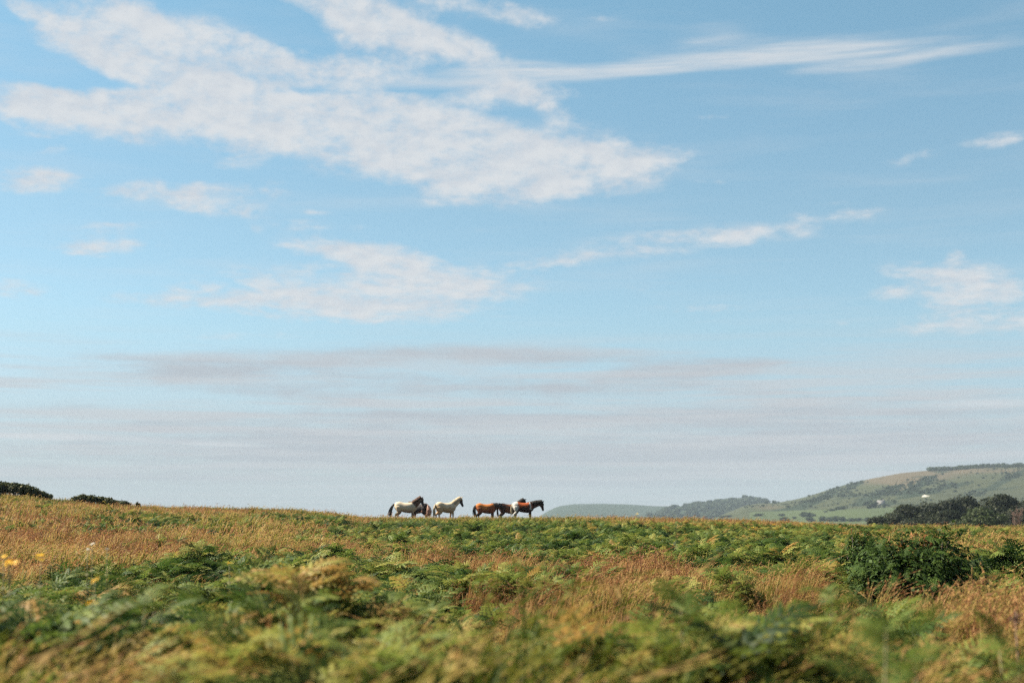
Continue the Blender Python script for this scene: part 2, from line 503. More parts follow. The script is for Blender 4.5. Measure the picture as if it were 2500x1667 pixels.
m, T = new_mat('bark')
tcx = T.n.new('ShaderNodeTexCoord').outputs['Object']
nz = T.noise(tcx, 9, 5, .6)
M_bark = finish(m, T, T.mix(nz, (.045, .034, .026), (.14, .11, .085)), .85, .1, bump=nz)
m, T = new_mat('plant_stem')
nz = T.noise(T.n.new('ShaderNodeTexCoord').outputs['Object'], 30, 2)
M_stem = finish(m, T, T.mix(nz, (.07, .085, .03), (.15, .12, .05)), .6, .2)
m, T = new_mat('pale_twig')
nz = T.noise(T.n.new('ShaderNodeTexCoord').outputs['Object'], 8, 2)
M_twig = finish(m, T, T.mix(nz, (.11, .065, .055), (.19, .12, .095)), .8, .1)
m, T = new_mat('yellow_petals')
nz = T.noise(T.n.new('ShaderNodeTexCoord').outputs['Object'], 40, 2)
M_yellow = finish(m, T, T.mix(nz, (.75, .40, .02), (.85, .55, .04)), .5, .3, .25)
m, T = new_mat('cream_petals')
nz = T.noise(T.n.new('ShaderNodeTexCoord').outputs['Object'], 40, 2)
M_cream = finish(m, T, T.mix(nz, (.62, .50, .22), (.75, .66, .38)), .6, .2, .25)
m, T = new_mat('white_petals')
nz = T.noise(T.n.new('ShaderNodeTexCoord').outputs['Object'], 40, 2)
M_white = finish(m, T, T.mix(nz, (.60, .56, .48), (.74, .70, .62)), .6, .2, .25)


# ------------------------------------------------------------------ terrain
SKYLINE = [(-600, 1168), (-200, 1186), (0, 1201), (106, 1212), (200, 1222), (319, 1231), (574, 1239), (720, 1242), (800, 1248), (872, 1259), (957, 1262), (1329, 1262),
           (1594, 1263), (1807, 1267), (2019, 1276), (2125, 1279), (2500, 1283), (2800, 1286), (3200, 1288)]
RC = 92.0
_az = np.array([ray(p, y)[0] for p, y in SKYLINE])
_zc = np.array([EYE + ray(p, y)[1] * RC - 0.24 for p, y in SKYLINE])


def crest(az):
    z = np.interp(az, _az, _zc)
    side = sstep(np.abs(az), R(34), R(75))
    return z * (1 - side) + 1.0 * side


def ground(x, y):
    x, y = np.asarray(x, float), np.asarray(y, float)
    r = np.hypot(x, y); az = np.arctan2(x, y)
    zc = crest(az)
    up = zc * np.clip((r - 14) / (RC - 14), 0, 1) ** 1.4
    d = np.maximum(r - RC, 0)
    drop = np.where(d < 8, .00125 * d * d, .08 + .02 * (d - 8))
    z = up - drop
    far = sstep(r, 320, 900)
    z = z * (1 - far) - 15.0 * far
    und = (fbm(x * .22, y * .22, 3, 3) - .5) * .22 + (fbm(x * .9, y * .9, 5, 2) - .5) * .08
    und = und + ((fbm(x * .62, y * .62, 7, 3) - .5) * .62 + (fbm(x * 2.1, y * 2.1, 8, 1) - .5) * .10) * sstep(r, 4, 9) * (1 - sstep(r, 26, 55))
    mound = .50 * np.exp(-((x + 1.35) / 1.5) ** 2 - ((y - 8.8) / 2.6) ** 2) + .16 * np.exp(-((x - 1.9) / .8) ** 2 - ((y - 7.2) / 1.3) ** 2) + .14 * np.exp(-((x - .9) / .5) ** 2 - ((y - 7.4) / 1.0) ** 2)
    return z + mound + und * sstep(r, 2, 7) * (1 - .65 * sstep(r, 40, 85)) * (1 - far)


def gz(x, y):
    return float(ground(np.array([x]), np.array([y]))[0])


def at_ground(px, py, up=0.0):
    """world point where the line to a photo pixel meets the heath (raised by up)"""
    az, te = ray(px, py)
    r = np.concatenate([np.linspace(3, 40, 1500), np.linspace(40, 110, 1000)])
    z = ground(r * math.sin(az), r * math.cos(az)) + up
    hit = np.nonzero(z >= EYE + te * r)[0]
    k = hit[0] if len(hit) else np.argmax((z - EYE) / r)
    return r[k] * math.sin(az), r[k] * math.cos(az), float(z[k]) - up


def at_dist(px, dist):
    az, _ = ray(px, 1255)
    x, y = dist * math.sin(az), dist * math.cos(az)
    return x, y, gz(x, y)


m, T = new_mat('heath_soil')
geo = T.n.new('ShaderNodeNewGeometry').outputs['Position']
n1 = T.noise(geo, .35, 5, .6); n2 = T.noise(geo, 6, 5, .65)
c = T.mix(T.step(n1, .4, .6), (.045, .055, .018), (.12, .075, .03))
c = T.mix(T.step(n2, .35, .7), (.022, .018, .010), c)
dist_ = T.vec('LENGTH', geo)
c = T.mix(T.step(dist_, 110, 240), c, T.mix(T.noise(geo, .012, 4), (.075, .10, .032), (.11, .12, .045)))
M_soil = finish(m, T, c, .9, .1, bump=n2, bump_str=.6, bump_dist=.08)

azs = np.concatenate([np.radians(np.arange(-180, -32, 4.0)), np.radians(np.arange(-32, 32, .4)), np.radians(np.arange(32, 180, 4.0))])
rs = np.concatenate([[0.02], np.arange(.6, 12, .35), np.arange(12, 45, .8), np.arange(45, 112, 1.5), np.arange(112, 330, 12), np.geomspace(330, 6200, 34)])
A, RR = np.meshgrid(azs, rs, indexing='ij')
X, Y = RR * np.sin(A), RR * np.cos(A)
Zg = ground(X, Y)
na, nr = A.shape
i = np.arange(na)[:, None]; i2 = (i + 1) % na; j = np.arange(nr - 1)[None]
q = np.stack([i * nr + j, i * nr + j + 1, i2 * nr + j + 1, i2 * nr + j], -1).reshape(-1, 4)
tag(obj('ground', mesh_np('ground', np.stack([X, Y, Zg], -1).reshape(-1, 3), q, M_soil, True)), kind='structure')


# ------------------------------------------------------------------ far hills
def hill_fn(ridge, r0, r1, z0, seed, power=1.1, gully=9.0):
    a = np.array([ray(p, y)[0] for p, y in ridge]); t = np.array([ray(p, y)[1] for p, y in ridge])

    def h(az, r):
        top = EYE + np.interp(az, a, t) * r1
        s = np.clip((r - r0) / (r1 - r0), 0, 1)
        s2 = s ** power
        z = z0 + (top - z0) * s2
        x, y = r * np.sin(az), r * np.cos(az)
        g = (fbm(x / 260, y / 420, seed, 4) - .5) * 2 * gully
        z = z + g * np.sin(np.pi * s) ** 1.0 * np.clip((top - z0) / 60, 0, 1)
        back = np.maximum(r - r1, 0)
        return z - back * .12 - 6 * (1 - np.clip((top - z0) / 12, 0, 1)) * s
    return h


RIDGE_C = [(1690, 1290), (1735, 1268), (1780, 1249), (1820, 1233), (1850, 1228.5), (1900, 1226), (1940, 1219), (1976, 1210), (2040, 1189), (2085, 1177), (2130, 1167), (2200, 1154),
           (2270, 1147.5), (2330, 1145), (2400, 1139), (2500, 1136), (2700, 1128), (3100, 1124), (3600, 1120)]
RIDGE_B = [(1560, 1275), (1600, 1254), (1640, 1238), (1660, 1235), (1700, 1233), (1750, 1228), (1800, 1223), (1830, 1223), (1880, 1228), (2100, 1235), (3000, 1240)]
RIDGE_A = [(1300, 1275), (1322, 1256), (1345, 1243), (1365, 1235), (1400, 1230), (1470, 1229), (1540, 1231), (1600, 1235), (1660, 1236), (1800, 1240), (2200, 1245), (3000, 1250)]
hC = hill_fn(RIDGE_C, 1150, 2400, -15.0, 21, 1.15, 15)
hB = hill_fn(RIDGE_B, 2500, 3300, -14.0, 31, 1.0, 8)
hA = hill_fn(RIDGE_A, 3400, 4300, -14.0, 41, .9, 8)


def hill_mat(name, base, dry, dark, sc):
    m, T = new_mat(name)
    g = T.n.new('ShaderNodeNewGeometry').outputs['Position']
    nA_ = T.noise(g, .004 * sc, 5, .6, .4); nB_ = T.noise(g, .02 * sc, 5, .65, .3); nC_ = T.noise(g, .11, 3, .6)
    c = T.mix(T.step(nB_, .35, .7), base, tuple(q * .8 for q in base))
    dr = T.math('ADD', T.attr('dry'), T.math('MULTIPLY_ADD', nA_, .5, -.30))
    c = T.mix(T.step(dr, .1, .6), c, dry)
    sc_ = T.math('ADD', T.attr('scrub'), T.math('MULTIPLY_ADD', nB_, 2.4, -1.12))
    c = T.mix(T.step(sc_, .25, .5), c, dark)
    c = T.mix(T.step(T.attr('field'), .4, .6), c, T.mix(nB_, (.05, .07, .03), (.062, .078, .035)))
    c = T.mix(T.math('MULTIPLY', nC_, .3), c, tuple(q * .5 for q in base))
    return finish(m, T, c, .95, .05, bump=nB_, bump_str=.5, bump_dist=4)


M_hill = hill_mat('downland', (.046, .052, .026), (.088, .068, .043), (.017, .026, .015), 1)
M_hillfar = hill_mat('far_downland', (.030, .045, .028), (.06, .062, .042), (.014, .026, .017), .8)


def scrub_cover(px, py):
    """share of dark scrub on the near hill, along the streaks that run down its face"""
    s = np.zeros_like(px)
    for (cx, cy_, rx, ry, ang, w) in [(2250, 1180, 55, 9, -28, .8), (2180, 1192, 40, 8, -20, .6), (2330, 1185, 60, 5, -10, .35), (2440, 1180, 60, 6, -28, .8), (2370, 1203, 50, 5, -25, .5), (2230, 1208, 50, 8, -10, .7),
                                      (2090, 1180, 40, 7, -38, .9), (2035, 1195, 40, 7, -35, .8), (2160, 1205, 60, 8, -10, .5), (2000, 1222, 50, 6, -25, .6), (1950, 1235, 40, 5, -20, .5), (2060, 1217, 35, 5, -15, .4),
                                      (2480, 1158, 30, 5, -20, .6), (2290, 1195, 30, 5, -25, .4), (1880, 1252, 40, 4, -14, .6), (2100, 1228, 40, 5, -6, .6)]:
        c, sn = math.cos(R(ang)), math.sin(R(ang))
        u = ((px - cx) * c + (py - cy_) * sn) / rx; v = (-(px - cx) * sn + (py - cy_) * c) / ry
        s = s + w * np.exp(-(u * u + v * v))
    return s


def build_hill(name, fn, a0, a1, da, r0, r1, dr, mat, near=False):
    az = np.radians(np.arange(a0, a1 + 1e-6, da)); r = np.arange(r0, r1 + 1e-6, dr)
    A, RR = np.meshgrid(az, r, indexing='ij')
    Z = fn(A, RR)
    X, Y = RR * np.sin(A), RR * np.cos(A)
    px, py = px_of(X, Y, Z)
    n, k = A.shape
    i = np.arange(n - 1)[:, None]; j = np.arange(k - 1)[None]
    q = np.stack([i * k + j, i * k + j + 1, (i + 1) * k + j + 1, (i + 1) * k + j], -1).reshape(-1, 4)
    if near:
        dry = np.exp(-(((px - 2215) / 130) ** 2 + ((py - 1163 + (px - 2215) * .06) / 17) ** 2)) + .5 * sstep(px, 2300, 2360) * np.exp(-((py - 1148) / 8) ** 2) + .5 * np.exp(-(((px - 1880) / 60) ** 2 + ((py - 1238) / 9) ** 2)) + .5 * np.exp(-(((px - 2200) / 25) ** 2 + ((py - 1190) / 14) ** 2))
        scrub = scrub_cover(px, py)
        field = sstep(py, 1243 - (px - 2000) * .03, 1245 - (px - 2000) * .03) * sstep(px, 1800, 1860)
    else:
        dry = np.zeros_like(px); scrub = np.zeros_like(px); field = np.zeros_like(px)
        if name == 'wooded_hill':
            scrub = .6 * np.exp(-((px - 1790) / 60) ** 2)
    me = mesh_np(name, np.stack([X, Y, Z], -1).reshape(-1, 3), q, mat, True, {'dry': dry.ravel(), 'scrub': scrub.ravel(), 'field': field.ravel()})
    return tag(obj(name, me), kind='structure')


build_hill('hill', hC, 6.5, 46, .13, 1150, 2800, 14, M_hill, True)
build_hill('wooded_hill', hB, 4.5, 40, .2, 2500, 3500, 25, M_hillfar)
build_hill('far_hill', hA, .5, 40, .2, 3400, 4600, 30, M_hillfar)


def at_hill(px, py, fn, r0, r1):
    az, te = ray(px, py)
    r = np.linspace(r0, r1, 4000)
    z = fn(np.full_like(r, az), r)
    hit = np.nonzero(z >= EYE + te * r)[0]
    k = hit[0] if len(hit) else int(np.argmax((z - EYE) / r))
    return float(r[k] * math.sin(az)), float(r[k] * math.cos(az)), float(z[k])


# ------------------------------------------------------------------ haze
hz = bpy.data.meshes.new('haze')
ex, z0_, z1_ = 6600.0, -24.0, 125.0
hv = [(sx * ex, sy * ex, z) for z in (z0_, z1_) for sx, sy in ((-1, -1), (1, -1), (1, 1), (-1, 1))]
hz.from_pydata(hv, [], [(3, 2, 1, 0), (4, 5, 6, 7), (0, 1, 5, 4), (1, 2, 6, 5), (2, 3, 7, 6), (3, 0, 4, 7)])
m = bpy.data.materials.new('haze_air'); m.use_nodes = True; m.node_tree.nodes.clear()
pv = m.node_tree.nodes.new('ShaderNodeVolumePrincipled')
pv.inputs['Color'].default_value = (.40, .49, .58, 1)
pv.inputs['Density'].default_value = 0.00013
ov = m.node_tree.nodes.new('ShaderNodeOutputMaterial')
m.node_tree.links.new(pv.outputs[0], ov.inputs['Volume'])
hz.materials.append(m)
tag(obj('haze', hz), kind='stuff')


# ------------------------------------------------------------------ leaf masses, trees
def leaf_cloud(n, blobs, size, r, flat=.5, shell=.55, tint_spread=.5):
    """n small folded leaf sprays on and in a set of ellipsoids (cx,cy,cz,rx,ry,rz)"""
    b = np.array(blobs, float)
    vol = (b[:, 3] * b[:, 4] * b[:, 5]) ** (2 / 3)
    k = r.choice(len(b), n, p=vol / vol.sum())
    d = r.normal(size=(n, 3)); d /= np.linalg.norm(d, axis=1, keepdims=True)
    rad = shell + (1.06 - shell) * r.random(n) ** .6
    lump = .82 + .36 * r.random((len(b), 1))[k][:, 0]
    c = b[k, :3] + d * b[k, 3:] * (rad * (0.9 + .2 * np.sin(d[:, 0] * 7 + k) * np.sin(d[:, 1] * 6 + 2 * k) ) * (.5 + .5 * lump))[:, None]
    nrm = d * (1 - flat) + np.array([0, 0, 1.0]) * flat + r.normal(size=(n, 3)) * .45
    nrm /= np.linalg.norm(nrm, axis=1, keepdims=True)
    u = np.cross(nrm, r.normal(size=(n, 3))); u /= np.linalg.norm(u, axis=1, keepdims=True) + 1e-9
    w = np.cross(nrm, u)
    s = size * (.55 + .9 * r.random(n))[:, None]
    v = np.stack([c - u * s, c - w * s * .55 + nrm * s * .12, c + u * s, c + w * s * .55 + nrm * s * .12], 1).reshape(-1, 3)
    f = np.arange(n * 4).reshape(n, 4)
    t = np.repeat(np.clip(.5 + (r.random(n) - .5) * tint_spread + (lump - 1) * .5, 0, 1), 4)
    return v, f, t


def crown_blobs(w, h, z0, r, n=14, lean=.12):
    out = []
    for k in range(n):
        a = r.random() * 6.28; q = math.sqrt(r.random())
        zz = r.random()
        prof = (1 - (2 * abs(zz - .42)) ** 2.2) if zz > .42 else (.55 + .45 * zz / .42)
        prof = max(prof, .25)
        s = (.22 + .16 * r.random())
        out.append((math.cos(a) * q * w * .5 * prof * .75 + lean * w * zz, math.sin(a) * q * w * .5 * prof * .75, z0 + h * (.12 + .74 * zz), w * s, w * s, h * s * .8))
    return out


def trunk_mesh(h, w, r, name='trunk'):
    mb = MB()
    ax = np.array([[0, 0, -.5], [.02 * h, 0, h * .2], [.05 * h, .02 * h, h * .42], [.08 * h, .01 * h, h * .7]])
    mb.tube(ax, [w * 1.3, w, w * .75, w * .35], 8)
    for k in range(6):
        a = k * 1.05 + r.random(); b = ax[2] * (.75 + .3 * r.random())
        e = b + np.array([math.cos(a) * h * .24, math.sin(a) * h * .24, h * (.12 + .2 * r.random())])
        mb.tube([b, (b + e) / 2 + np.array([0, 0, h * .03]), e], [w * .5, w * .35, w * .12], 6)
    return mb.mesh(name, M_bark, True)


tr = np.random.default_rng(5)
crowns = []
for k in range(6):
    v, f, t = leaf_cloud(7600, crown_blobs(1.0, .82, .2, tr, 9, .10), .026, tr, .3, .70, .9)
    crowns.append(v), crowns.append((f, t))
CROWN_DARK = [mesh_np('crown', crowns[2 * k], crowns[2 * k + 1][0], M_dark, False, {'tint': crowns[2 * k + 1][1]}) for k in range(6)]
CROWN_LIGHT = [mesh_np('crown', crowns[2 * k], crowns[2 * k + 1][0], M_light, False, {'tint': crowns[2 * k + 1][1]}) for k in range(2)]
TRUNK = trunk_mesh(1.0, .035, tr)


def tree(name, label, cat, px, top, dist, wpx, mesh, group=None, squash=1.0, sink=0.0):
    x, y, z = at_dist(px, dist)
    _, te = ray(px, top)
    h = EYE + te * dist - z + sink
    w = wpx / FPX * dist
    o = empty(name, (x, y, z - sink), tr.random() * .8 - .4)
    tag(o, label, cat, group)
    c = obj('crown', mesh, o, scale=(w, w, h * .99)); c.rotation_euler = (0, 0, tr.random() * .9 - .45)
    obj('trunk', TRUNK, o, scale=(h * .9, h * .9, h * .95))
    return o


WOOD = "trees of the dark wood behind the crest"
wl_ = [
    (2140, 1262, 285, 70, 'low dark tree at the sloping left end of the wood'),
    (2172, 1252, 292, 70, 'low dark tree second from the left end of the wood'),
    (2206, 1231, 290, 92, 'dark round tree above the low left end of the wood'),
    (2246, 1226, 298, 80, 'dark broad tree third along the skyline of the wood from the left'),
    (2280, 1218, 305, 84, 'dark tree at the first hump of the wood below the chalk scar'),
    (2318, 1221, 300, 80, 'dark flat topped tree right of the first hump of the wood'),
    (2356, 1213, 306, 88, 'dark tree near the middle of the wood with a raised crown'),
    (2398, 1213, 302, 84, 'dark tree between the middle of the wood and its tallest tree'),
    (2444, 1206, 300, 100, 'tallest dark tree of the wood, left of the gap with the bare pink tree'),
    (2508, 1209, 297, 84, 'dark tree cut by the right edge of the photo at the end of the wood'),
    (2575, 1204, 300, 110, 'dark tree of the wood just outside the right edge'),
    (2650, 1206, 305, 110, 'dark tree of the wood second outside the right edge'),
    (2195, 1256, 272, 70, 'low dark tree in front of the round tree at the left of the wood'),
    (2252, 1250, 268, 90, 'low dark tree in the front row below the first hump of the wood'),
    (2312, 1244, 266, 100, 'broad dark tree in the middle of the front row of the wood'),
    (2462, 1240, 268, 70, 'low dark tree in the front row between the pale green tree and the gap'),
    (2520, 1246, 262, 80, 'low dark tree in the front row at the right edge of the photo'),
]
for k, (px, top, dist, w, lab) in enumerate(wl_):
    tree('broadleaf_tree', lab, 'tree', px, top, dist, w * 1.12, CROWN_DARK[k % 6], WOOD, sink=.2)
tree('broadleaf_tree', 'low pale green tree in front of the dark wood', 'tree', 2392, 1241, 258, 100, CROWN_LIGHT[0], WOOD)
tree('broadleaf_tree', 'small pale green tree beside the larger pale green one before the wood', 'tree', 2352, 1256, 256, 60, CROWN_LIGHT[1], WOOD)
# bare pinkish tree in the gap of the wood
bx_, by_, bz_ = at_dist(2484, 258)
o = tag(empty('bare_tree', (bx_, by_, bz_), .4), 'bare pinkish twiggy tree in the gap near the right end of the wood', 'tree')
mb = MB(); mb.tube([(0, 0, -.3), (.05, 0, 2.2), (.1, .05, 4.2)], [.16, .11, .05], 6)
obj('trunk', mb.mesh('trunk', M_twig, True), o)
mb = MB()
for k in range(46):
    b = np.array([.03, 0, 1.2 + 2.8 * tr.random()]); a = tr.random() * 6.28; L = .8 + tr.random() * .8
    e = b + np.array([math.cos(a) * L * .7, math.sin(a) * L * .7, L])
    mb.tube([b, (b + e) / 2 + tr.normal(size=3) * .08, e], [.04, .03, .015], 4)
    for q_ in range(3):
        m0 = b + (e - b) * (.4 + .5 * tr.random()); mb.tube([m0, m0 + tr.normal(size=3) * .25 + np.array([0, 0, .35])], [.022, .01], 3)
obj('branches', mb.mesh('branches', M_twig, True), o)

# --- trees on the far hill
hcl = []
for k in range(3):
    v, f, t = leaf_cloud(420, crown_blobs(1.0, .85, .1, tr, 8, .05), .11, tr, .4, .35, .7)
    hcl.append(mesh_np('crown', v, f, M_hilltree, False, {'tint': t}))
mb = MB(); mb.tube([(0, 0, -.2), (0, 0, .5)], [.05, .03], 5)
HTR = mb.mesh('trunk', M_bark, True)


def hill_tree(px, py, wpx, hpx, lab, fn=hC, r0=1160, r1=2400, group='trees on the far hill'):
    x, y, z = at_hill(px, py, fn, r0, r1)
    d = math.hypot(x, y); w, h = wpx / FPX * d, hpx / FPX * d
    o = tag(empty('hill_tree', (x, y, z - .06 * h), tr.random() * 6), lab, 'tree', group)
    obj('crown', hcl[tr.integers(3)], o, scale=(w, w, h))
    obj('trunk', HTR, o, scale=(h * .8, h * .8, h))
    return o


hill_tree(2132, 1240, 24, 17, 'round dark tree beside the pale cottage on the hill field')
hill_tree(2122, 1241, 14, 11, 'smaller dark tree leaning on the left of the round tree by the cottage')
hill_tree(2058, 1243, 22, 9, 'dark tree at the right end of the hedge on the hill field')
hill_tree(2046, 1244, 18, 8, 'dark tree in the middle of the hedge on the hill field')
hill_tree(2030, 1247, 18, 6, 'low dark tree left of the middle of the hedge on the hill field')
hill_tree(2016, 1250, 14, 4, 'lowest tree at the left end of the hedge on the hill field')
hill_tree(1962, 1261, 24, 13, 'left one of the pair of dark trees in the field left of the hedge')
hill_tree(1977, 1261, 24, 11, 'right one of the pair of dark trees in the field left of the hedge')
hill_tree(1916, 1270, 30, 9, 'dark tree in the valley left of the pair of field trees')
hill_tree(1938, 1266, 14, 6, 'small dark tree right of the leftmost valley tree')
for k, (px, w, h) in enumerate([(1979, 24, 12), (2006, 20, 14), (2024, 18, 11), (2041, 24, 14), (2058, 22, 13), (2078, 26, 9), (2098, 24, 9), (2117, 20, 10)]):
    hill_tree(px, 1272, w, h, ['first', 'second', 'third', 'fourth', 'fifth', 'sixth', 'seventh', 'eighth'][k] + ' tree from the left in the row along the valley floor')
hill_tree(1871, 1229, 11, 8, 'left one of the two trees standing on the low ridge')
hill_tree(1889, 1228.5, 14, 8, 'right one of the two trees standing on the low ridge')
hill_tree(2080, 1180, 10, 5, 'small tree on the rising edge of the hill, highest of the ridge bushes')
hill_tree(1976, 1212, 9, 5, 'small tree where the rising edge of the hill begins')
hill_tree(2043, 1190, 9, 4, 'small tree half way up the rising edge of the hill')
hill_tree(2162, 1234, 12, 6, 'small dark tree right of the pale cottage on the hill field')
hill_tree(2148, 1262 - 26, 10, 5, 'tiny dark tree tight on the right of the round tree by the cottage')
hill_tree(1910, 1259, 22, 6, 'low dark tree under the tan slope at the foot of the hill')
hill_tree(1850, 1259, 26, 7, 'low dark tree at the left foot of the tan slope')
hill_tree(1780, 1262, 22, 6, 'low dark tree at the far left foot of the hill')
hill_tree(1765, 1264, 22, 6, 'leftmost low dark tree at the foot of the hill')
hill_tree(1637, 1236, 12, 5, 'left one of the two trees on the crest of the blue wooded spur', hB, 2520, 3300)
hill_tree(1652, 1235.5, 14, 5, 'right one of the two trees on the crest of the blue wooded spur', hB, 2520, 3300)
hill_tree(1750, 1228, 14, 6, 'tree standing proud on the middle of the wooded spur', hB, 2520, 3300)


# --- scattering of instances (stuff only)
def scatter(name, pts, scl, rot, shift, pick, protos, kind='stuff'):
    pc = bpy.data.collections.new(name + '_plants')
    for k, me in enumerate(protos):
        pc.objects.link(bpy.data.objects.new('%s_form_%02d' % (name, k), me))
    scl = np.asarray(scl, np.float32)
    if scl.ndim == 1: scl = np.repeat(scl[:, None], 3, 1)
    me = bpy.data.meshes.new(name)
    me.vertices.add(len(pts)); me.vertices.foreach_set('co', np.asarray(pts, np.float32).ravel())
    for nm, tp, key, arr in (('rot', 'FLOAT_VECTOR', 'vector', rot), ('scl', 'FLOAT_VECTOR', 'vector', scl), ('shift', 'FLOAT', 'value', shift), ('pick', 'INT', 'value', pick)):
        a = me.attributes.new(nm, tp, 'POINT')
        a.data.foreach_set(key, np.asarray(arr, np.int32 if tp == 'INT' else np.float32).ravel())
    g = bpy.data.node_groups.new(name + '_scatter', 'GeometryNodeTree')
    g.interface.new_socket('Geometry', in_out='INPUT', socket_type='NodeSocketGeometry')
    g.interface.new_socket('Geometry', in_out='OUTPUT', socket_type='NodeSocketGeometry')
    N, L = g.nodes, g.links
    gi, go = N.new('NodeGroupInput'), N.new('NodeGroupOutput')
    ci = N.new('GeometryNodeCollectionInfo'); ci.inputs['Collection'].default_value = pc
    ci.inputs['Separate Children'].default_value = True; ci.inputs['Reset Children'].default_value = True
    ip = N.new('GeometryNodeInstanceOnPoints'); ip.inputs['Pick Instance'].default_value = True
    L.new(gi.outputs[0], ip.inputs['Points']); L.new(ci.outputs[0], ip.inputs['Instance'])

    def na(nm, tp):
        n = N.new('GeometryNodeInputNamedAttribute'); n.data_type = tp; n.inputs[0].default_value = nm
        return n.outputs[0]
    L.new(na('pick', 'INT'), ip.inputs['Instance Index'])
    er = N.new('FunctionNodeEulerToRotation'); L.new(na('rot', 'FLOAT_VECTOR'), er.inputs[0]); L.new(er.outputs[0], ip.inputs['Rotation'])
    L.new(na('scl', 'FLOAT_VECTOR'), ip.inputs['Scale'])
    L.new(ip.outputs[0], go.inputs[0])
    o = obj(name, me)
    md = o.modifiers.new('scatter', 'NODES'); md.node_group = g
    return tag(o, kind=kind)


def hill_scatter(name, fn, a0, a1, r0, r1, n, dens, size, r):
    az = np.radians(a0 + (a1 - a0) * r.random(n)); rr = r0 + (r1 - r0) * r.random(n)
    z = fn(az, rr); x, y = rr * np.sin(az), rr * np.cos(az)
    px, py = px_of(x, y, z)
    keep = r.random(n) < dens(px, py, x, y)
    x, y, z = x[keep], y[keep], z[keep]; k = len(x)
    s = size[0] + (size[1] - size[0]) * r.random(k) ** 2.5
    sc = np.stack([s, s, s * (.55 + .35 * r.random(k))], 1)
    rot = np.stack([np.zeros(k), np.zeros(k), r.random(k) * 6.28], 1)
    scatter(name, np.stack([x, y, z - .1 * s], 1), sc, rot, (r.random(k) - .5) * .5, r.integers(0, 3, k), hcl)


hill_scatter('hill_scrub', hC, 7.5, 24, 1300, 2420, 26000, lambda px, py, x, y: np.clip(scrub_cover(px, py) * .8 * sstep(fbm(x / 60, y / 90, 9, 3), .35, .7) + .10 * sstep(fbm(x / 120, y / 160, 19, 3), .45, .7), 0, 1) * (py < 1240), (1.8, 5.5), tr)
hill_scatter('spur_wood', hB, 5.5, 17, 2520, 3330, 9000, lambda px, py, x, y: .85 * np.exp(-((py - 1226 - (1825 - px) * .12) / 5) ** 2) * sstep(px, 1650, 1760) + .5 * np.exp(-((py - 1228 - (1826 - px) * .42) / 5) ** 2) * sstep(px, 1680, 1760) + .04, (10, 20), tr)
hill_scatter('ridge_wood', hC, 16.2, 20.5, 2360, 2420, 1500, lambda px, py, x, y: .7 * ((px > 2268) & (px < 2382)) + .3 * (px >= 2382), (4, 9), tr)

# chalk scar and cottage on the hill
cx_, cy2, cz_ = at_hill(2258, 1212, hC, 1160, 2400)
m, T = new_mat('chalk')
nz = T.noise(T.n.new('ShaderNodeNewGeometry').outputs['Position'], .4, 5, .6)
M_chalk = finish(m, T, T.mix(nz, (.32, .30, .26), (.48, .46, .41)), .9, .1, bump=nz)
v = []; n_ = 14
for a in range(n_):
    for k in range(4):
        u = (a / (n_ - 1) - .5); t_ = k / 3
        v.append((u * 9.0 * (1 - .25 * t_) + tr.normal() * .25, 3.4 * t_ + tr.normal() * .2, -.6 + 2.6 * t_ * (1 - 1.2 * u * u) + tr.normal() * .5))
q = [(a * 4 + k, (a + 1) * 4 + k, (a + 1) * 4 + k + 1, a * 4 + k + 1) for a in range(n_ - 1) for k in range(3)]
o = tag(obj('chalk_scar', mesh_np('chalk_scar', v, np.array(q), M_chalk)), kind='structure')
o.location = (cx_, cy2 - 2, cz_); o.rotation_euler = (0, 0, -math.atan2(cx_, cy2))

m, T = new_mat('whitewash')
nz = T.noise(T.n.new('ShaderNodeTexCoord').outputs['Object'], 1.2, 4)
M_wash = finish(m, T, T.mix(nz, (.28, .27, .25), (.38, .365, .34)), .85, .1)
m, T = new_mat('slate')
nz = T.noise(T.n.new('ShaderNodeTexCoord').outputs['Object'], 3, 4)
M_slate = finish(m, T, T.mix(nz, (.10, .10, .11), (.19, .18, .18)), .7, .2)
m, T = new_mat('window_glass')
nz = T.noise(T.n.new('ShaderNodeTexCoord').outputs['Object'], 1, 2)
M_glass = finish(m, T, T.mix(nz, (.02, .025, .03), (.04, .045, .05)), .1, .5)


def box(mb, c, s, a=0):
    c, s = np.array(c, float), np.array(s, float) / 2
    v = np.array([[x, y, z] for x in (-1, 1) for y in (-1, 1) for z in (-1, 1)]) * s + c
    mb.add(v, [(0, 1, 3, 2), (4, 6, 7, 5), (0, 4, 5, 1), (2, 3, 7, 6), (0, 2, 6, 4), (1, 5, 7, 3)], None, a)


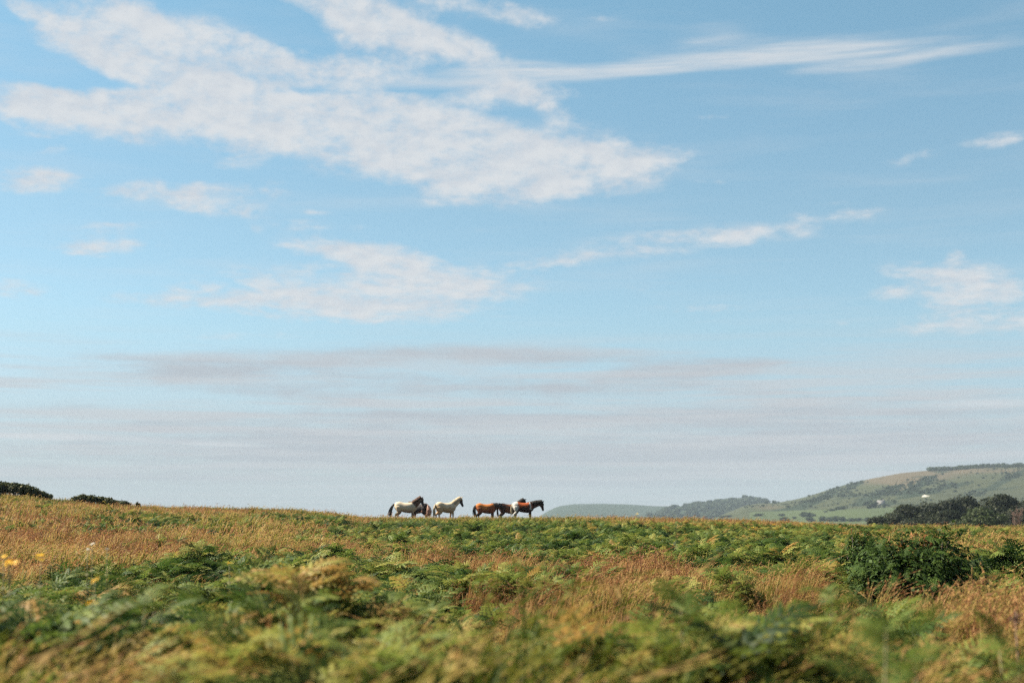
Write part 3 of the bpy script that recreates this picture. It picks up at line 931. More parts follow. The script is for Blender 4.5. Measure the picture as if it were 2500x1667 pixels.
def cottage(px, py, L, lab):
    x, y, z = at_hill(px, py, hC, 1160, 2400)
    o = tag(empty('cottage', (x, y, z), -math.atan2(x, y) + .15), lab, 'house')
    mb = MB(); box(mb, (0, 0, .9), (L, 5, 4.2)); obj('wall', mb.mesh('wall', M_wash), o)
    mb = MB()
    h0, h1 = 3.0, 5.2; l = L / 2 + .3
    mb.add([(-l, -2.9, h0), (l, -2.9, h0), (l, 0, h1), (-l, 0, h1), (l, 2.9, h0), (-l, 2.9, h0), (-l, -2.9, h0 - .15), (l, -2.9, h0 - .15), (l, 2.9, h0 - .15), (-l, 2.9, h0 - .15)],
           [(0, 1, 2, 3), (3, 2, 4, 5), (6, 7, 1, 0), (5, 4, 8, 9), (9, 8, 7, 6)], [(0, 3, 5), (1, 4, 2), (6, 0, 5), (6, 5, 9), (7, 4, 1), (7, 8, 4)])
    rf = obj('roof', mb.mesh('roof', M_slate), o)
    mb = MB(); box(mb, (L * .32, 0, 5.4), (.8, .8, 1.6)); obj('chimney', mb.mesh('chimney', M_wash), rf)
    mb = MB(); box(mb, (0, 0, 0), (.9, .06, 1.1)); wm = mb.mesh('window', M_glass)
    for u in (-.32, 0.05, .33):
        obj('window', wm, o, (u * L, -2.53, 1.9))
    mb = MB(); box(mb, (-.14 * L, -2.53, .8), (1.0, .06, 2.0)); obj('door', mb.mesh('door', M_bark), o)


cottage(2151, 1232, 8, 'small pale cottage beside the round dark tree on the hill field')


# ------------------------------------------------------------------ plants: meshes
def frond_mesh(L, npair, r, mat, wid=.42, detail=3, droop=.5, name='frond', tint=.45, link_stem=True):
    """one bracken frond lying along +X from the origin, arching up and over"""
    mb = MB()
    t = np.linspace(0, 1, 9)
    cx = L * np.sin(t * droop * 1.5) / (droop * 1.5); cz = L * (.18 * t - droop * .55 * t ** 2)
    pts = np.stack([cx, .03 * L * np.sin(t * 3 + r.random() * 6), cz], 1)
    mb.tube(pts, np.linspace(.006, .0015, 9) * L * 1.4, 4, tint + .12, False)
    V, Q, Tn, n = [], [], [], 0
    for k in range(npair):
        u = (k + .6) / npair
        p = np.array([np.interp(u, t, pts[:, i]) for i in range(3)])
        ln = L * wid * (1 - u) ** .75 * (.9 + .2 * r.random()) * (.55 + .45 * min(1, u / .12)) + .012 * L
        sl = math.atan2(np.interp(min(u + .05, 1), t, cz) - np.interp(u - .05, t, cz), .1 * L)
        for sd_ in (-1, 1):
            ang = R(62 - 22 * u) + r.normal() * .08
            d = np.array([math.cos(ang) * math.cos(sl), sd_ * math.sin(ang), math.cos(ang) * math.sin(sl) + .10 * r.normal() + .06])
            fw = np.array([math.cos(sl), 0, math.sin(sl)])
            sag = -.22 * ln
            tv = tint + r.normal() * .07
            wd = L / npair * .62
            for q_ in range(detail):
                a0, a1 = q_ / detail, (q_ + 1.15) / detail
                c0 = p + d * ln * a0 + np.array([0, 0, sag * a0 ** 2]); c1 = p + d * ln * min(a1, 1.0) + np.array([0, 0, sag * min(a1, 1) ** 2])
                wq = wd * (1 - a0 * .75) * (.85 + .3 * r.random())
                for s2 in (-1, 1):
                    tip = (c0 + c1) / 2 + fw * s2 * wq + d * ln / detail * .3 + np.array([0, 0, -.25 * wq])
                    V += [c0, tip, c1]; Q.append((n, n + 1, n + 2) if s2 * sd_ < 0 else (n, n + 2, n + 1)); n += 3
                    Tn += [tv, tv + .06, tv]
    mb.add(np.array(V), None, Q, np.array(Tn))
    return mb


def combine(parts):
    """parts: list of (MB, Matrix 4x4, tint shift) -> MB"""
    out = MB()
    for mb, M, sh in parts:
        v = np.concatenate(mb.v); Mn = np.array(M)
        out.add(v @ Mn[:3, :3].T + Mn[:3, 3], np.concatenate(mb.q) if mb.q else None, np.concatenate(mb.t) if mb.t else None, np.concatenate(mb.a) + sh)
    return out


def bracken_proto(r, h, nf, L, detail, npair):
    parts = []
    st = MB(); top = np.array([.05 * h, 0, h]); st.tube([(0, 0, -.05), (.02, 0, h * .5), top], [.008, .007, .005], 4, .55, False)
    parts.append((st, Matrix(), 0))
    for k in range(nf):
        a = k * 2.4 + r.random() * .6
        zf = h * (.55 + .45 * (k + 1) / nf)
        fm = frond_mesh(L * (.75 + .4 * r.random()), npair, r, None, .40, detail, .45 + .35 * r.random(), tint=.42)
        M = Matrix.Translation((.04 * h * zf / h, 0, zf)) @ Matrix.Rotation(a, 4, 'Z') @ Matrix.Rotation(-R(8 + 32 * r.random()), 4, 'Y') @ Matrix.Rotation(r.normal() * .25, 4, 'X')
        parts.append((fm, M, r.normal() * .07))
    return combine(parts).mesh('bracken', M_fern)


pr = np.random.default_rng(23)
BR_NEAR = [bracken_proto(pr, .36, 6, .34, 3, 10) for _ in range(6)]
BR_FAR = [bracken_proto(pr, .32, 6, .34, 2, 8) for _ in range(5)]


def tuft_proto(r, n, h, width, spread, heads, lean=.35):
    mb = MB()
    for k in range(n):
        a = r.random() * 6.28; q = spread * math.sqrt(r.random())
        b = np.array([math.cos(a) * q, math.sin(a) * q, -.04])
        hh = h * (.55 + .55 * r.random()); ln = hh * (lean * .6 * r.random() + .12)
        da = r.normal() * 1.0
        d = np.array([math.cos(da), math.sin(da), 0])
        sd_ = np.array([-d[1], d[0], 0]); sa = r.random() * 3.14; sd_ = sd_ * math.cos(sa) + d * math.sin(sa)
        w = width * (.7 + .6 * r.random())
        P0, P1, P2, P3 = b, b + d * ln * .25 + np.array([0, 0, hh * .45]), b + d * ln * .75 + np.array([0, 0, hh * .85]), b + d * ln * 1.5 + np.array([0, 0, hh])
        v = [P0 - sd_ * w * .5, P0 + sd_ * w * .5, P1 - sd_ * w * .5, P1 + sd_ * w * .5, P2 - sd_ * w * .33, P2 + sd_ * w * .33, P3]
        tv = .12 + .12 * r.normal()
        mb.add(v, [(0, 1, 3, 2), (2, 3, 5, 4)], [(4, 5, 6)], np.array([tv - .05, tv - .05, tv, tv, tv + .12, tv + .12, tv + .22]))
    for k in range(heads):
        a = r.random() * 6.28; q = spread * math.sqrt(r.random())
        b = np.array([math.cos(a) * q, math.sin(a) * q, -.04]); hh = h * (1.0 + .55 * r.random())
        da = r.normal() * .6; d = np.array([math.cos(da), math.sin(da), 0]); ln = hh * (.08 + .3 * r.random())
        p1, p2, p3 = b + d * ln * .2 + np.array([0, 0, hh * .6]), b + d * ln * .6 + np.array([0, 0, hh * .88]), b + d * ln * 1.3 + np.array([0, 0, hh])
        w = width * .35
        s1 = np.array([-d[1], d[0], 0])
        mb.add([b - s1 * w, b + s1 * w, p1 - s1 * w, p1 + s1 * w, p2 - s1 * w * .7, p2 + s1 * w * .7], [(0, 1, 3, 2), (2, 3, 5, 4)], None, .45)
        for j_ in range(5):
            u = j_ / 4; c = p2 + (p3 - p2) * u; ang = r.random() * 6.28
            o_ = np.array([math.cos(ang), math.sin(ang), .3]) * width * 1.8 * (1 - .5 * u); up = (p3 - p2) * .33
            mb.add([c - o_, c + up * .4, c + o_, c + up], [(0, 1, 2, 3)], None, .62 + .12 * r.random())
    return mb.mesh('tuft', M_grass)


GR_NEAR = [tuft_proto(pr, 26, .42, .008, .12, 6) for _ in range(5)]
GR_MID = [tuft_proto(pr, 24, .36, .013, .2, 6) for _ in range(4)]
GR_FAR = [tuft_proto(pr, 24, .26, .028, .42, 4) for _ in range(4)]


# ------------------------------------------------------------------ ground cover
FERN_PATCH = [(1500, 1318, 560, 34, .55), (1980, 1370, 200, 30, .3), (2330, 1290, 160, 10, .3), (500, 1262, 300, 10, .3), (600, 1560, 500, 90, .3), (1750, 1590, 500, 70, .3), (600, 1500, 480, 95, .95), (380, 1610, 420, 90, .9), (930, 1430, 220, 55, .85), (1000, 1560, 170, 80, .7), (130, 1500, 120, 80, .6), (640, 1400, 160, 40, .7), (420, 1440, 120, 40, .6),
              (1080, 1300, 250, 22, .9), (1330, 1318, 180, 22, .6), (1650, 1318, 260, 26, .95), (1500, 1290, 420, 12, .7), (1450, 1350, 150, 18, .45), (1850, 1370, 130, 40, .85), (1960, 1330, 140, 28, .8), (2080, 1405, 110, 32, .8),
              (2425, 1385, 70, 32, .9), (2440, 1300, 90, 10, .5), (2250, 1275, 200, 6, .4), (2150, 1570, 120, 75, .9), (1730, 1500, 110, 50, .55), (1900, 1625, 330, 55, .7), (2400, 1620, 120, 45, .6), (1380, 1645, 260, 32, .75),
              (1240, 1560, 60, 40, .3), (720, 1256, 90, 6, .9), (820, 1262, 60, 5, .6), (300, 1262, 90, 6, .6), (40, 1216, 40, 5, .7), (110, 1222, 30, 5, .6), (400, 1275, 120, 7, .4), (200, 1290, 200, 8, .3), (1900, 1285, 300, 8, .5), (1150, 1272, 500, 6, .5), (1250, 1420, 120, 30, .35), (1600, 1440, 140, 25, .3), (2010, 1475, 60, 18, .5)]


def fern_cover(px, py, x, y):
    s = np.zeros_like(px)
    for cx, cy_, rx, ry, w in FERN_PATCH:
        s = s + w * np.exp(-.9 * (((px - cx) / rx) ** 2 + ((py - cy_) / ry) ** 2))
    n = fbm(x * .35, y * .35, 61, 3)
    n2 = fbm(x * 1.6, y * 1.6, 67, 2)
    s = s + .25 + .22 * sstep(py, 1480, 1640)
    return np.clip(sstep(s + (n - .5) * 1.3 + (n2 - .5) * 1.1, .24, .92), 0, 1) * .88


def wedge(n, r0, r1, r, half=26.0):
    az = np.radians((r.random(n) * 2 - 1) * half); rr = np.sqrt(r0 ** 2 + (r1 ** 2 - r0 ** 2) * r.random(n))
    x, y = rr * np.sin(az), rr * np.cos(az)
    return x, y, rr


HALF = 26.0
gr = np.random.default_rng(77)
# clearings where a thing of its own stands
bush_xy = at_dist(2236, 21.0)[:2]
KEEP_OUT = [(bush_xy[0] * f, bush_xy[1] * f + .2, q_) for f, q_ in ((1.015, .92), (.955, .85), (.91, .7))]


def outside(x, y, low=False):
    ok = np.ones(len(x), bool)
    for a, b, q_ in KEEP_OUT:
        ok &= (x - a) ** 2 + (y - b) ** 2 > q_ * q_
    ok |= (np.hypot(x, y) < 20.2) & low
    return ok


def gather(bands, fn):
    return [np.concatenate(c) for c in zip(*[fn(*b) for b in bands])]


def grass_band(r0, r1, dens, first, nprot, s0):
    n = int(dens * math.radians(2 * HALF) / 2 * (r1 * r1 - r0 * r0))
    x, y, rr = wedge(n, r0, r1, gr, HALF)
    z = ground(x, y); px, py = px_of(x, y, z + .3)
    fc = fern_cover(px, py, x, y)
    keep = (gr.random(n) > fc * .68) & outside(x, y, True)
    # knee-high bare gaps
    gap = fbm(x * 1.1, y * 1.1, 71, 2)
    keep &= gr.random(n) < .12 + .95 * sstep(gap, .28, .55)
    x, y, z, px, py, rr, fc = [a[keep] for a in (x, y, z, px, py, rr, fc)]
    n = len(x)
    big = fbm(x * .16, y * .16, 81, 3); sm = fbm(x * .8, y * .8, 83, 2)
    gold = .14 - .5 * (fbm(x * 2.0, y * 2.0, 89, 2) - .5) + 1.0 * (big - .5) + .75 * (sm - .5) - .06 * fc
    for cx, cy_, rx, ry, w in [(350, 1330, 420, 60, .22), (1250, 1490, 320, 90, .16), (2230, 1495, 260, 28, .26), (1650, 1400, 260, 40, .20), (1500, 1268, 400, 6, .15), (2300, 1290, 250, 10, .18), (120, 1250, 250, 30, .12), (820, 1330, 160, 20, .2), (1050, 1370, 200, 25, .15), (1300, 1410, 300, 25, .14)]:
        gold = gold + w * np.exp(-(((px - cx) / rx) ** 2 + ((py - cy_) / ry) ** 2))
    s = s0 * (.7 + .6 * gr.random(n)) * (.30 + 1.5 * fbm(x * 1.3, y * 1.3, 87, 2))
    s = s * (1 - .5 * fc) * (1 - .28 * sstep(rr, 72, 88))
    rot = np.stack([gr.normal(size=n) * .12, .16 + gr.normal(size=n) * .12, gr.random(n) * .0 + gr.normal(size=n) * .9], 1)
    return np.stack([x, y, z], 1), s, rot, gold + gr.normal(size=n) * .15, first + gr.integers(0, nprot, n)


P_, S_, R_, T_, K_ = gather([(2.2, 9, 75, 0, 5, 1.05), (9, 22, 52, 0, 5, .8), (22, 45, 30, 5, 4, .8), (45, 97, 10, 9, 4, 1.0), (97, 112, 5, 9, 4, .8)], grass_band)
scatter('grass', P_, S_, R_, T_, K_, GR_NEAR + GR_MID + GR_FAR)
print('grass', len(P_))


def fern_band(r0, r1, dens, first, nprot, s0):
    n = int(dens * math.radians(2 * HALF) / 2 * (r1 * r1 - r0 * r0))
    x, y, rr = wedge(n, r0, r1, gr, HALF)
    z = ground(x, y); px, py = px_of(x, y, z + .4)
    fc = fern_cover(px, py, x, y)
    keep = (gr.random(n) < fc * (.25 + .95 * sstep(fbm(x * 2.2, y * 2.2, 103, 2), .33, .58))) & outside(x, y)
    x, y, z, rr, fc = [a[keep] for a in (x, y, z, rr, fc)]
    n = len(x)
    sm = fbm(x * .9, y * .9, 93, 2); big = fbm(x * .2, y * .2, 95, 2)
    s = s0 * (.40 + .55 * gr.random(n) + 2.0 * (fbm(x * 1.5, y * 1.5, 97, 2) - .45)) * (.45 + .55 * sstep(fbm(x * 2.4, y * 2.4, 99, 2), .3, .5)) * (1 - .42 * sstep(rr, 65, 88)) * (.75 + .25 * fc)
    rot = np.stack([gr.normal(size=n) * .16, .08 + gr.normal(size=n) * .16, gr.random(n) * 6.28], 1)
    tint = .05 + (big - .5) * .5 + (sm - .5) * .7 + gr.normal(size=n) * .17 + .40 * (gr.random(n) < .07)
    return np.stack([x, y, z], 1), s, rot, tint, first + gr.integers(0, nprot, n)


P_, S_, R_, T_, K_ = gather([(3.2, 9, 95, 0, 6, 1.15), (9, 26, 50, 0, 6, .98), (26, 50, 24, 6, 5, .92), (50, 100, 14, 6, 5, .92)], fern_band)
scatter('bracken', P_, S_, R_, T_, K_, BR_NEAR + BR_FAR)
print('bracken', len(P_))


# ------------------------------------------------------------------ the big bush and its neighbours
def dome_point(r, c, rad):
    d = r.normal(size=3); d[2] = abs(d[2]) * .9 + .02; d /= np.linalg.norm(d)
    return np.array(c) + d * np.array(rad), d


FR_BUSH = [frond_mesh(1.0, 9, pr, None, .36, 3, .75, tint=.45).mesh('frond', M_bush) for _ in range(6)]


def frond_bush(name, label, cat, loc, domes, nf, L, mats, leaf_n, leaf_size, seed, fr_scale=.0):
    r = np.random.default_rng(seed)
    o = tag(empty(name, loc), label, cat)
    w = np.array([d_[3] * d_[5] + d_[3] * d_[4] for d_ in domes]); w = w / w.sum()
    for k in range(nf):
        d_ = domes[r.choice(len(domes), p=w)]
        p, nrm = dome_point(r, d_[:3], np.array(d_[3:]) * (.86 + .12 * r.random()))
        a = math.atan2(nrm[1], nrm[0]) + r.normal() * .5
        pitch = (1.5708 - math.asin(min(1, nrm[2]))) * .78 - .26 + r.normal() * .16
        Lk = L * (.7 + .6 * r.random())
        obj('frond', mats[k % len(mats)], o, p, Euler((r.normal() * .35, pitch, a)), Lk)
    v, f, t = leaf_cloud(leaf_n, [(*d_[:3], *(np.array(d_[3:]) * .95)) for d_ in domes], leaf_size, r, .35, .35, .7)
    keep = v.reshape(-1, 4, 3)[:, :, 2].min(1) > -.05
    v = v.reshape(-1, 4, 3)[keep].reshape(-1, 3); t = t.reshape(-1, 4)[keep].ravel()
    tag(obj('foliage', mesh_np('foliage', v, np.arange(len(v)).reshape(-1, 4), M_bush, False, {'tint': t * .8}), o), kind='stuff')
    mb = MB()
    for k in range(9):
        d_ = domes[k % len(domes)]; a = r.random() * 6.28
        e = np.array(d_[:3]) + np.array([math.cos(a) * d_[3] * .6, math.sin(a) * d_[4] * .6, d_[5] * .75])
        b = np.array([d_[0] * .6 + r.normal() * .1, d_[1] * .6 + r.normal() * .1, -.05])
        mb.tube([b, (b + e) / 2 + r.normal(size=3) * .06, e], [.022, .016, .006], 5)
    obj('stems', mb.mesh('stems', M_bark, True), o)
    return o


bx, by, bz = at_dist(2236, 21.0)
bush = frond_bush('bush', 'large dark green mounded bush of overlapping fronds in the right foreground', 'bush', (bx, by, bz),
                  [(u_ * 1.07, v_, w_, a_ * 1.07, b_, c_) for u_, v_, w_, a_, b_, c_ in [(0, .35, .30, .84, .72, .97), (-.40, .15, .14, .54, .6, .86), (.48, .40, .28, .48, .6, .98), (.08, -.10, .06, .76, .6, .94)]], 300, .27, FR_BUSH, 22000, .034, 101)
# dead brown stalks standing out of its top
mb = MB()
for k in range(26):
    a = np.array([-.1 + .5 * pr.random(), .45 + .3 * pr.normal() * .4, .8]); e = a + np.array([pr.normal() * .1, pr.normal() * .08, .18 + .16 * pr.random()])
    mb.tube([a, e], [.006, .003], 4)
    for q_ in range(4):
        c = a + (e - a) * (.4 + .6 * pr.random()); mb.add([c, c + pr.normal(size=3) * .03, c + pr.normal(size=3) * .04], None, [(0, 1, 2)], .6)
obj('dead_stalks', mb.mesh('dead_stalks', M_deadfern), bush)

lx, ly, lz = at_dist(2106, 27.0)
frond_bush('bush', 'smaller dark round bush behind the left shoulder of the large frond bush', 'bush', (lx, ly, lz),
           [(0, 0, .80, .36, .34, .46), (-.34, .05, .5, .36, .3, .36), (.12, -.1, .45, .45, .3, .55)], 120, .2, FR_BUSH, 5200, .03, 103)
for (px, d, lab, w, h, sd_) in [(2425, 26.5, 'low dark green fern clump right of the large frond bush', .42, .42, 105), (2492, 24.5, 'low rounded green clump at the right edge beyond the orange dead fern', .46, .46, 107),
                                (2000, 25.5, 'low dark green clump in the bracken left of the large frond bush', .5, .34, 109)]:
    x, y, z = at_dist(px, d)
    o = frond_bush('fern_clump', lab, 'fern', (x, y, z), [(0, 0, .1, w, w * .8, h)], 80, .26, FR_BUSH, 1500, .03, sd_)

FR_DEAD = [frond_mesh(1.0, 8, pr, None, .36, 2, .8, tint=.5).mesh('frond', M_deadfern) for _ in range(2)]
x, y, z = at_ground(2392, 1430, .12)
o = tag(empty('dead_fern', (x, y, z)), 'orange brown dead fern lying at the right foot of the large bush', 'fern')
for k in range(18):
    obj('frond', FR_DEAD[k % 2], o, (pr.normal() * .16, pr.normal() * .12, .12 + .1 * pr.random()), (pr.normal() * .3, pr.normal() * .3, pr.random() * 6.28), .22 + .1 * pr.random())

# single bracken plants that stand out in the foreground
FR_NEAR = [frond_mesh(1.0, 13, pr, None, .42, 4, .5 + .1 * k, tint=.45).mesh('frond', M_fern) for k in range(4)]
for (px, top, d, nf, L, lab, sd_) in [
        (2130, 1478, 6.0, 10, .38, 'tall pale green bracken plant before the brown grass below the large bush', 201),
        (2215, 1520, 6.4, 9, .38, 'darker bracken plant on the right of the tall pale green one below the large bush', 203),
        (2010, 1432, 8.5, 8, .38, 'bracken frond plant reaching up left below the large bush', 205),
        (1668, 1462, 7.4, 7, .42, 'upright bracken plant standing alone in the grass right of centre', 207),
        (2440, 1560, 8.0, 7, .45, 'bracken plant at the lower right beside the pale stalk', 209),
        (350, 1430, 8.2, 8, .5, 'tall bracken plant at the left of the foreground patch', 215)]:
    r = np.random.default_rng(sd_)
    x, y, z = at_dist(px, d)
    H = max(.35, EYE + ray(px, top)[1] * d - z)
    o = tag(empty('bracken_plant', (x, y, z), r.random() * 6), lab, 'fern', 'bracken plants standing out of the foreground')
    mb = MB(); mb.tube([(0, 0, -.05), (.02, 0, H * .5), (.04, .01, H * .92)], [.009, .008, .004], 6, .5); obj('stem', mb.mesh('stem', M_stem, True), o)
    for k in range(nf):
        u = .5 + .45 * k / (nf - 1)
        obj('frond', FR_NEAR[k % 4], o, (.03 * u, 0, H * u), Euler((r.normal() * .25, -R(20 + 40 * u * r.random()), k * 2.4 + r.random() * .5)), L * (1.15 - .5 * u) * (.85 + .3 * r.random()))


# gorse on the left skyline
def shrub(name, label, px, dist, parts, leaf_n, size, seed, group=None):
    r = np.random.default_rng(seed)
    x, y, z = at_dist(px, dist)
    o = tag(empty(name, (x, y, z), -math.atan2(x, y)), label, 'bush', group)
    k = dist / FPX
    blobs = []
    for (u, v_, w, h) in parts:
        blobs.append((u * k, r.normal() * .2, 0.20 + v_ * k * .92, w * k, w * k * .9, h * k * .92))
    v, f, t = leaf_cloud(leaf_n, blobs, size, r, .35, .3, .9)
    obj('foliage', mesh_np('foliage', v, f, M_gorse, False, {'tint': t}), o)
    mb = MB()
    for b_ in blobs:
        for q_ in range(4):
            e = np.array(b_[:3]) + r.normal(size=3) * np.array(b_[3:]) * .5
            mb.tube([(b_[0] + r.normal() * .15, b_[1], -.1), (np.array(b_[:3]) + e) / 2, e + np.array([0, 0, b_[5] * .6])], [.035, .025, .008], 5)
    obj('stems', mb.mesh('stems', M_bark, True), o)


GG = 'gorse bushes on the left skyline'
shrub('gorse_bush', 'large dark gorse bush cut by the left edge on the skyline', 40, 91, [(-30, 18, 22, 15), (-8, 18, 20, 15), (14, 14, 20, 14), (34, 8, 18, 12), (54, 2, 14, 9), (-50, 18, 24, 16), (70, -3, 9, 6)], 5200, .085, 301, GG)
shrub('gorse_bush', 'low dark gorse bush with two humps alone on the left skyline', 222, 91, [(-34, 5, 12, 9), (-20, 10, 14, 10), (0, 9, 15, 10), (20, 6, 16, 9), (38, 3, 14, 9), (50, 0, 9, 7), (-44, 1, 8, 5)], 4200, .08, 303, GG)
shrub('gorse_bush', 'small dark gorse bush at the right foot of the two humped one', 297, 92, [(-8, 3, 9, 6), (5, 2, 10, 7), (13, 0, 7, 5)], 1600, .07, 305, GG)
shrub('gorse_bush', 'tiny wispy gorse sprig right of the small gorse bush on the skyline', 334, 92, [(0, 3, 3, 5), (5, 1, 3, 4)], 300, .05, 307, GG)


# flowers
def flower_mesh(mat, n, R_, seed):
    r = np.random.default_rng(seed); mb = MB()
    for k in range(n):
        a = r.random() * 6.28; q_ = R_ * math.sqrt(r.random())
        c = np.array([math.cos(a) * q_, math.sin(a) * q_, (R_ - q_) * .35 + r.normal() * .004])
        pr_ = R_ * .34
        for j_ in range(9):
            b = j_ * 6.2832 / 9 + r.random() * .2; b2 = b + .42
            mb.add([c, c + np.array([math.cos(b), math.sin(b), .1]) * pr_ * .8, c + np.array([math.cos((b + b2) / 2), math.sin((b + b2) / 2), -.08]) * pr_, c + np.array([math.cos(b2), math.sin(b2), .1]) * pr_ * .8], [(0, 1, 2, 3)])
    return mb.mesh('flower_head', mat)


FL_Y, FL_C, FL_W = flower_mesh(M_yellow, 14, .05, 1), flower_mesh(M_cream, 14, .05, 2), flower_mesh(M_white, 12, .04, 3)


def flower(name, label, cat, px, py, d, heads, mesh, size, seed, group):
    r = np.random.default_rng(seed)
    x, y, z = at_dist(px, d)
    H = EYE + ray(px, py)[1] * d - z
    o = tag(empty(name, (x, y, z)), label, cat, group)
    mb = MB(); mb.tube([(0, 0, -.05), (.01, 0, H * .5), (0, 0, H)], [.004, .0035, .003], 5, .4)
    for k in range(8):
        b = np.array([0, 0, H * (.35 + .07 * k)]); a = k * 2.4; e = np.array([math.cos(a), math.sin(a), .35]) * .07
        mb.add([b, b + e * .5 + np.array([-e[1], e[0], 0]) * .3, b + e, b + e * .5 - np.array([-e[1], e[0], 0]) * .3], [(0, 1, 2, 3)], None, .4)
    for k in range(heads):
        a = k * 2.4; q_ = 0 if k == 0 else size * (1.1 + .5 * r.random())
        p = np.array([math.cos(a) * q_, math.sin(a) * q_ * .6, H - q_ * .5 * r.random()])
        if k: mb.tube([(0, 0, H * .8), p * .5 + np.array([0, 0, H * .42]), p], [.003, .003, .002], 4, .4, False)
        obj('flower_head', mesh, o, p, (r.normal() * .3 + .35, r.normal() * .3, r.random() * 6), size / .062)
    obj('stem', mb.mesh('stem', M_stem), o)


GF = 'yellow flowers on the left of the heath'
for k, (px, py, d, hd, sz, lab) in enumerate([
        (30, 1372, 11, 4, .034, 'cluster of yellow flowers at the left edge in the russet grass'), (14, 1358, 11.5, 1, .03, 'single yellow flower just above the cluster at the left edge'),
        (104, 1359, 11.5, 1, .045, 'bright yellow flower right of the left edge cluster'), (237, 1417, 9, 1, .034, 'orange yellow flower above the lower one in the left foreground'),
        (232, 1472, 8, 1, .034, 'orange yellow flower lowest in the left foreground'), (742, 1389, 12, 1, .032, 'yellow flower on the dark bracken left of centre'),
        (690, 1376, 13, 1, .028, 'small yellow flower further back on the bracken left of centre'), (563, 1374, 13, 1, .022, 'tiny yellow flower left of the two on the bracken left of centre')]):
    flower('ragwort', lab, 'flower', px, py, d, hd, FL_Y, sz, 400 + k, GF)
for k, (px, py, lab) in enumerate([(1890, 1279, 'small yellow flower far off on the right of the heath crest'), (1838, 1287, 'small yellow flower left of the other two far off on the right'), (1846, 1294, 'small yellow flower lowest of the three far off on the right')]):
    flower('ragwort', lab, 'flower', px, py, 62, 3, FL_Y, .05, 420 + k, 'yellow flowers far off on the right of the heath')
flower('tall_weed', 'tall pale yellow weed standing on the skyline against the far hills', 'plant', 1556, 1253, 66, 3, FL_C, .06, 431, 'weeds on the skyline')
flower('tall_weed', 'small pale weed on the skyline right of the last horse', 'plant', 1361, 1255, 70, 1, FL_C, .05, 432, 'weeds on the skyline')
flower('tall_weed', 'low pale weed on the skyline right of the tall one', 'plant', 1630, 1261, 70, 2, FL_C, .05, 433, 'weeds on the skyline')
for k, (px, py, lab) in enumerate([(228, 1327, 'white flower topmost of three in the russet grass on the left'), (217, 1340, 'white flower left of the three in the russet grass on the left'), (264, 1340, 'white flower right of the three in the russet grass on the left')]):
    flower('white_flower', lab, 'flower', px, py, 14, 1, FL_W, .03, 440 + k, 'white flowers in the russet grass')
# pale dry stalk at the right
x, y, z = at_dist(2473, 9.5)
o = tag(empty('dry_stalk', (x, y, z)), 'single pale dry stalk upright in the lower right grass', 'plant')
Hs = EYE + ray(2473, 1512)[1] * 9.5 - z
mb = MB(); mb.tube([(0, 0, -.05), (0, 0, Hs * .5), (-.015, 0, Hs)], [.006, .005, .004], 5, .4); obj('stem', mb.mesh('stem', M_twig, True), o)
mb = MB()
for k in range(26):
    p = np.array([-.015, 0, Hs - .03 + .05 * pr.random()]); e = p + np.array([pr.normal() * .035, pr.normal() * .03, .05 * pr.random()])
    mb.tube([p, e], [.002, .003], 3, 0, False)
obj('seed_head', mb.mesh('seed_head', M_twig), o)


# ------------------------------------------------------------------ horses
m, T = new_mat('horse_coat')
a_ = T.attr('coat', out='Color')
nz = T.noise(T.n.new('ShaderNodeTexCoord').outputs['Object'], 14, 4, .6)
M_coat = finish(m, T, T.mul(a_, T.mix(nz, (.78, .78, .78), (1.12, 1.12, 1.12))), .72, .12, bump=nz, bump_str=.12, bump_dist=.01)


def hair_mat(name, c0, c1):
    m, T = new_mat(name)
    nz = T.noise(T.n.new('ShaderNodeTexCoord').outputs['Object'], 22, 3, .6)
    return finish(m, T, T.mix(nz, c0, c1), .62, .15)


M_hair_black = hair_mat('black_hair', (.008, .007, .007), (.022, .017, .015))
M_hair_brown = hair_mat('brown_hair', (.04, .02, .013), (.085, .042, .026))
M_hair_cream = hair_mat('cream_hair', (.34, .26, .17), (.46, .38, .27))
M_hair_roan = hair_mat('roan_hair', (.22, .11, .085), (.42, .28, .22))
M_eye = hair_mat('horse_eye', (.004, .004, .004), (.008, .007, .006))


def smooth_path(pts, n):
    pts = np.asarray(pts, float); k = len(pts)
    t = np.arange(k); u = np.linspace(0, k - 1, n); out = []
    for x in u:
        i = min(int(x), k - 2); f = x - i
        p0, p1, p2, p3 = pts[max(i - 1, 0)], pts[i], pts[i + 1], pts[min(i + 2, k - 1)]
        out.append(.5 * (2 * p1 + (p2 - p0) * f + (2 * p0 - 5 * p1 + 4 * p2 - p3) * f * f + (3 * p1 - p0 - 3 * p2 + p3) * f ** 3))
    return np.array(out)


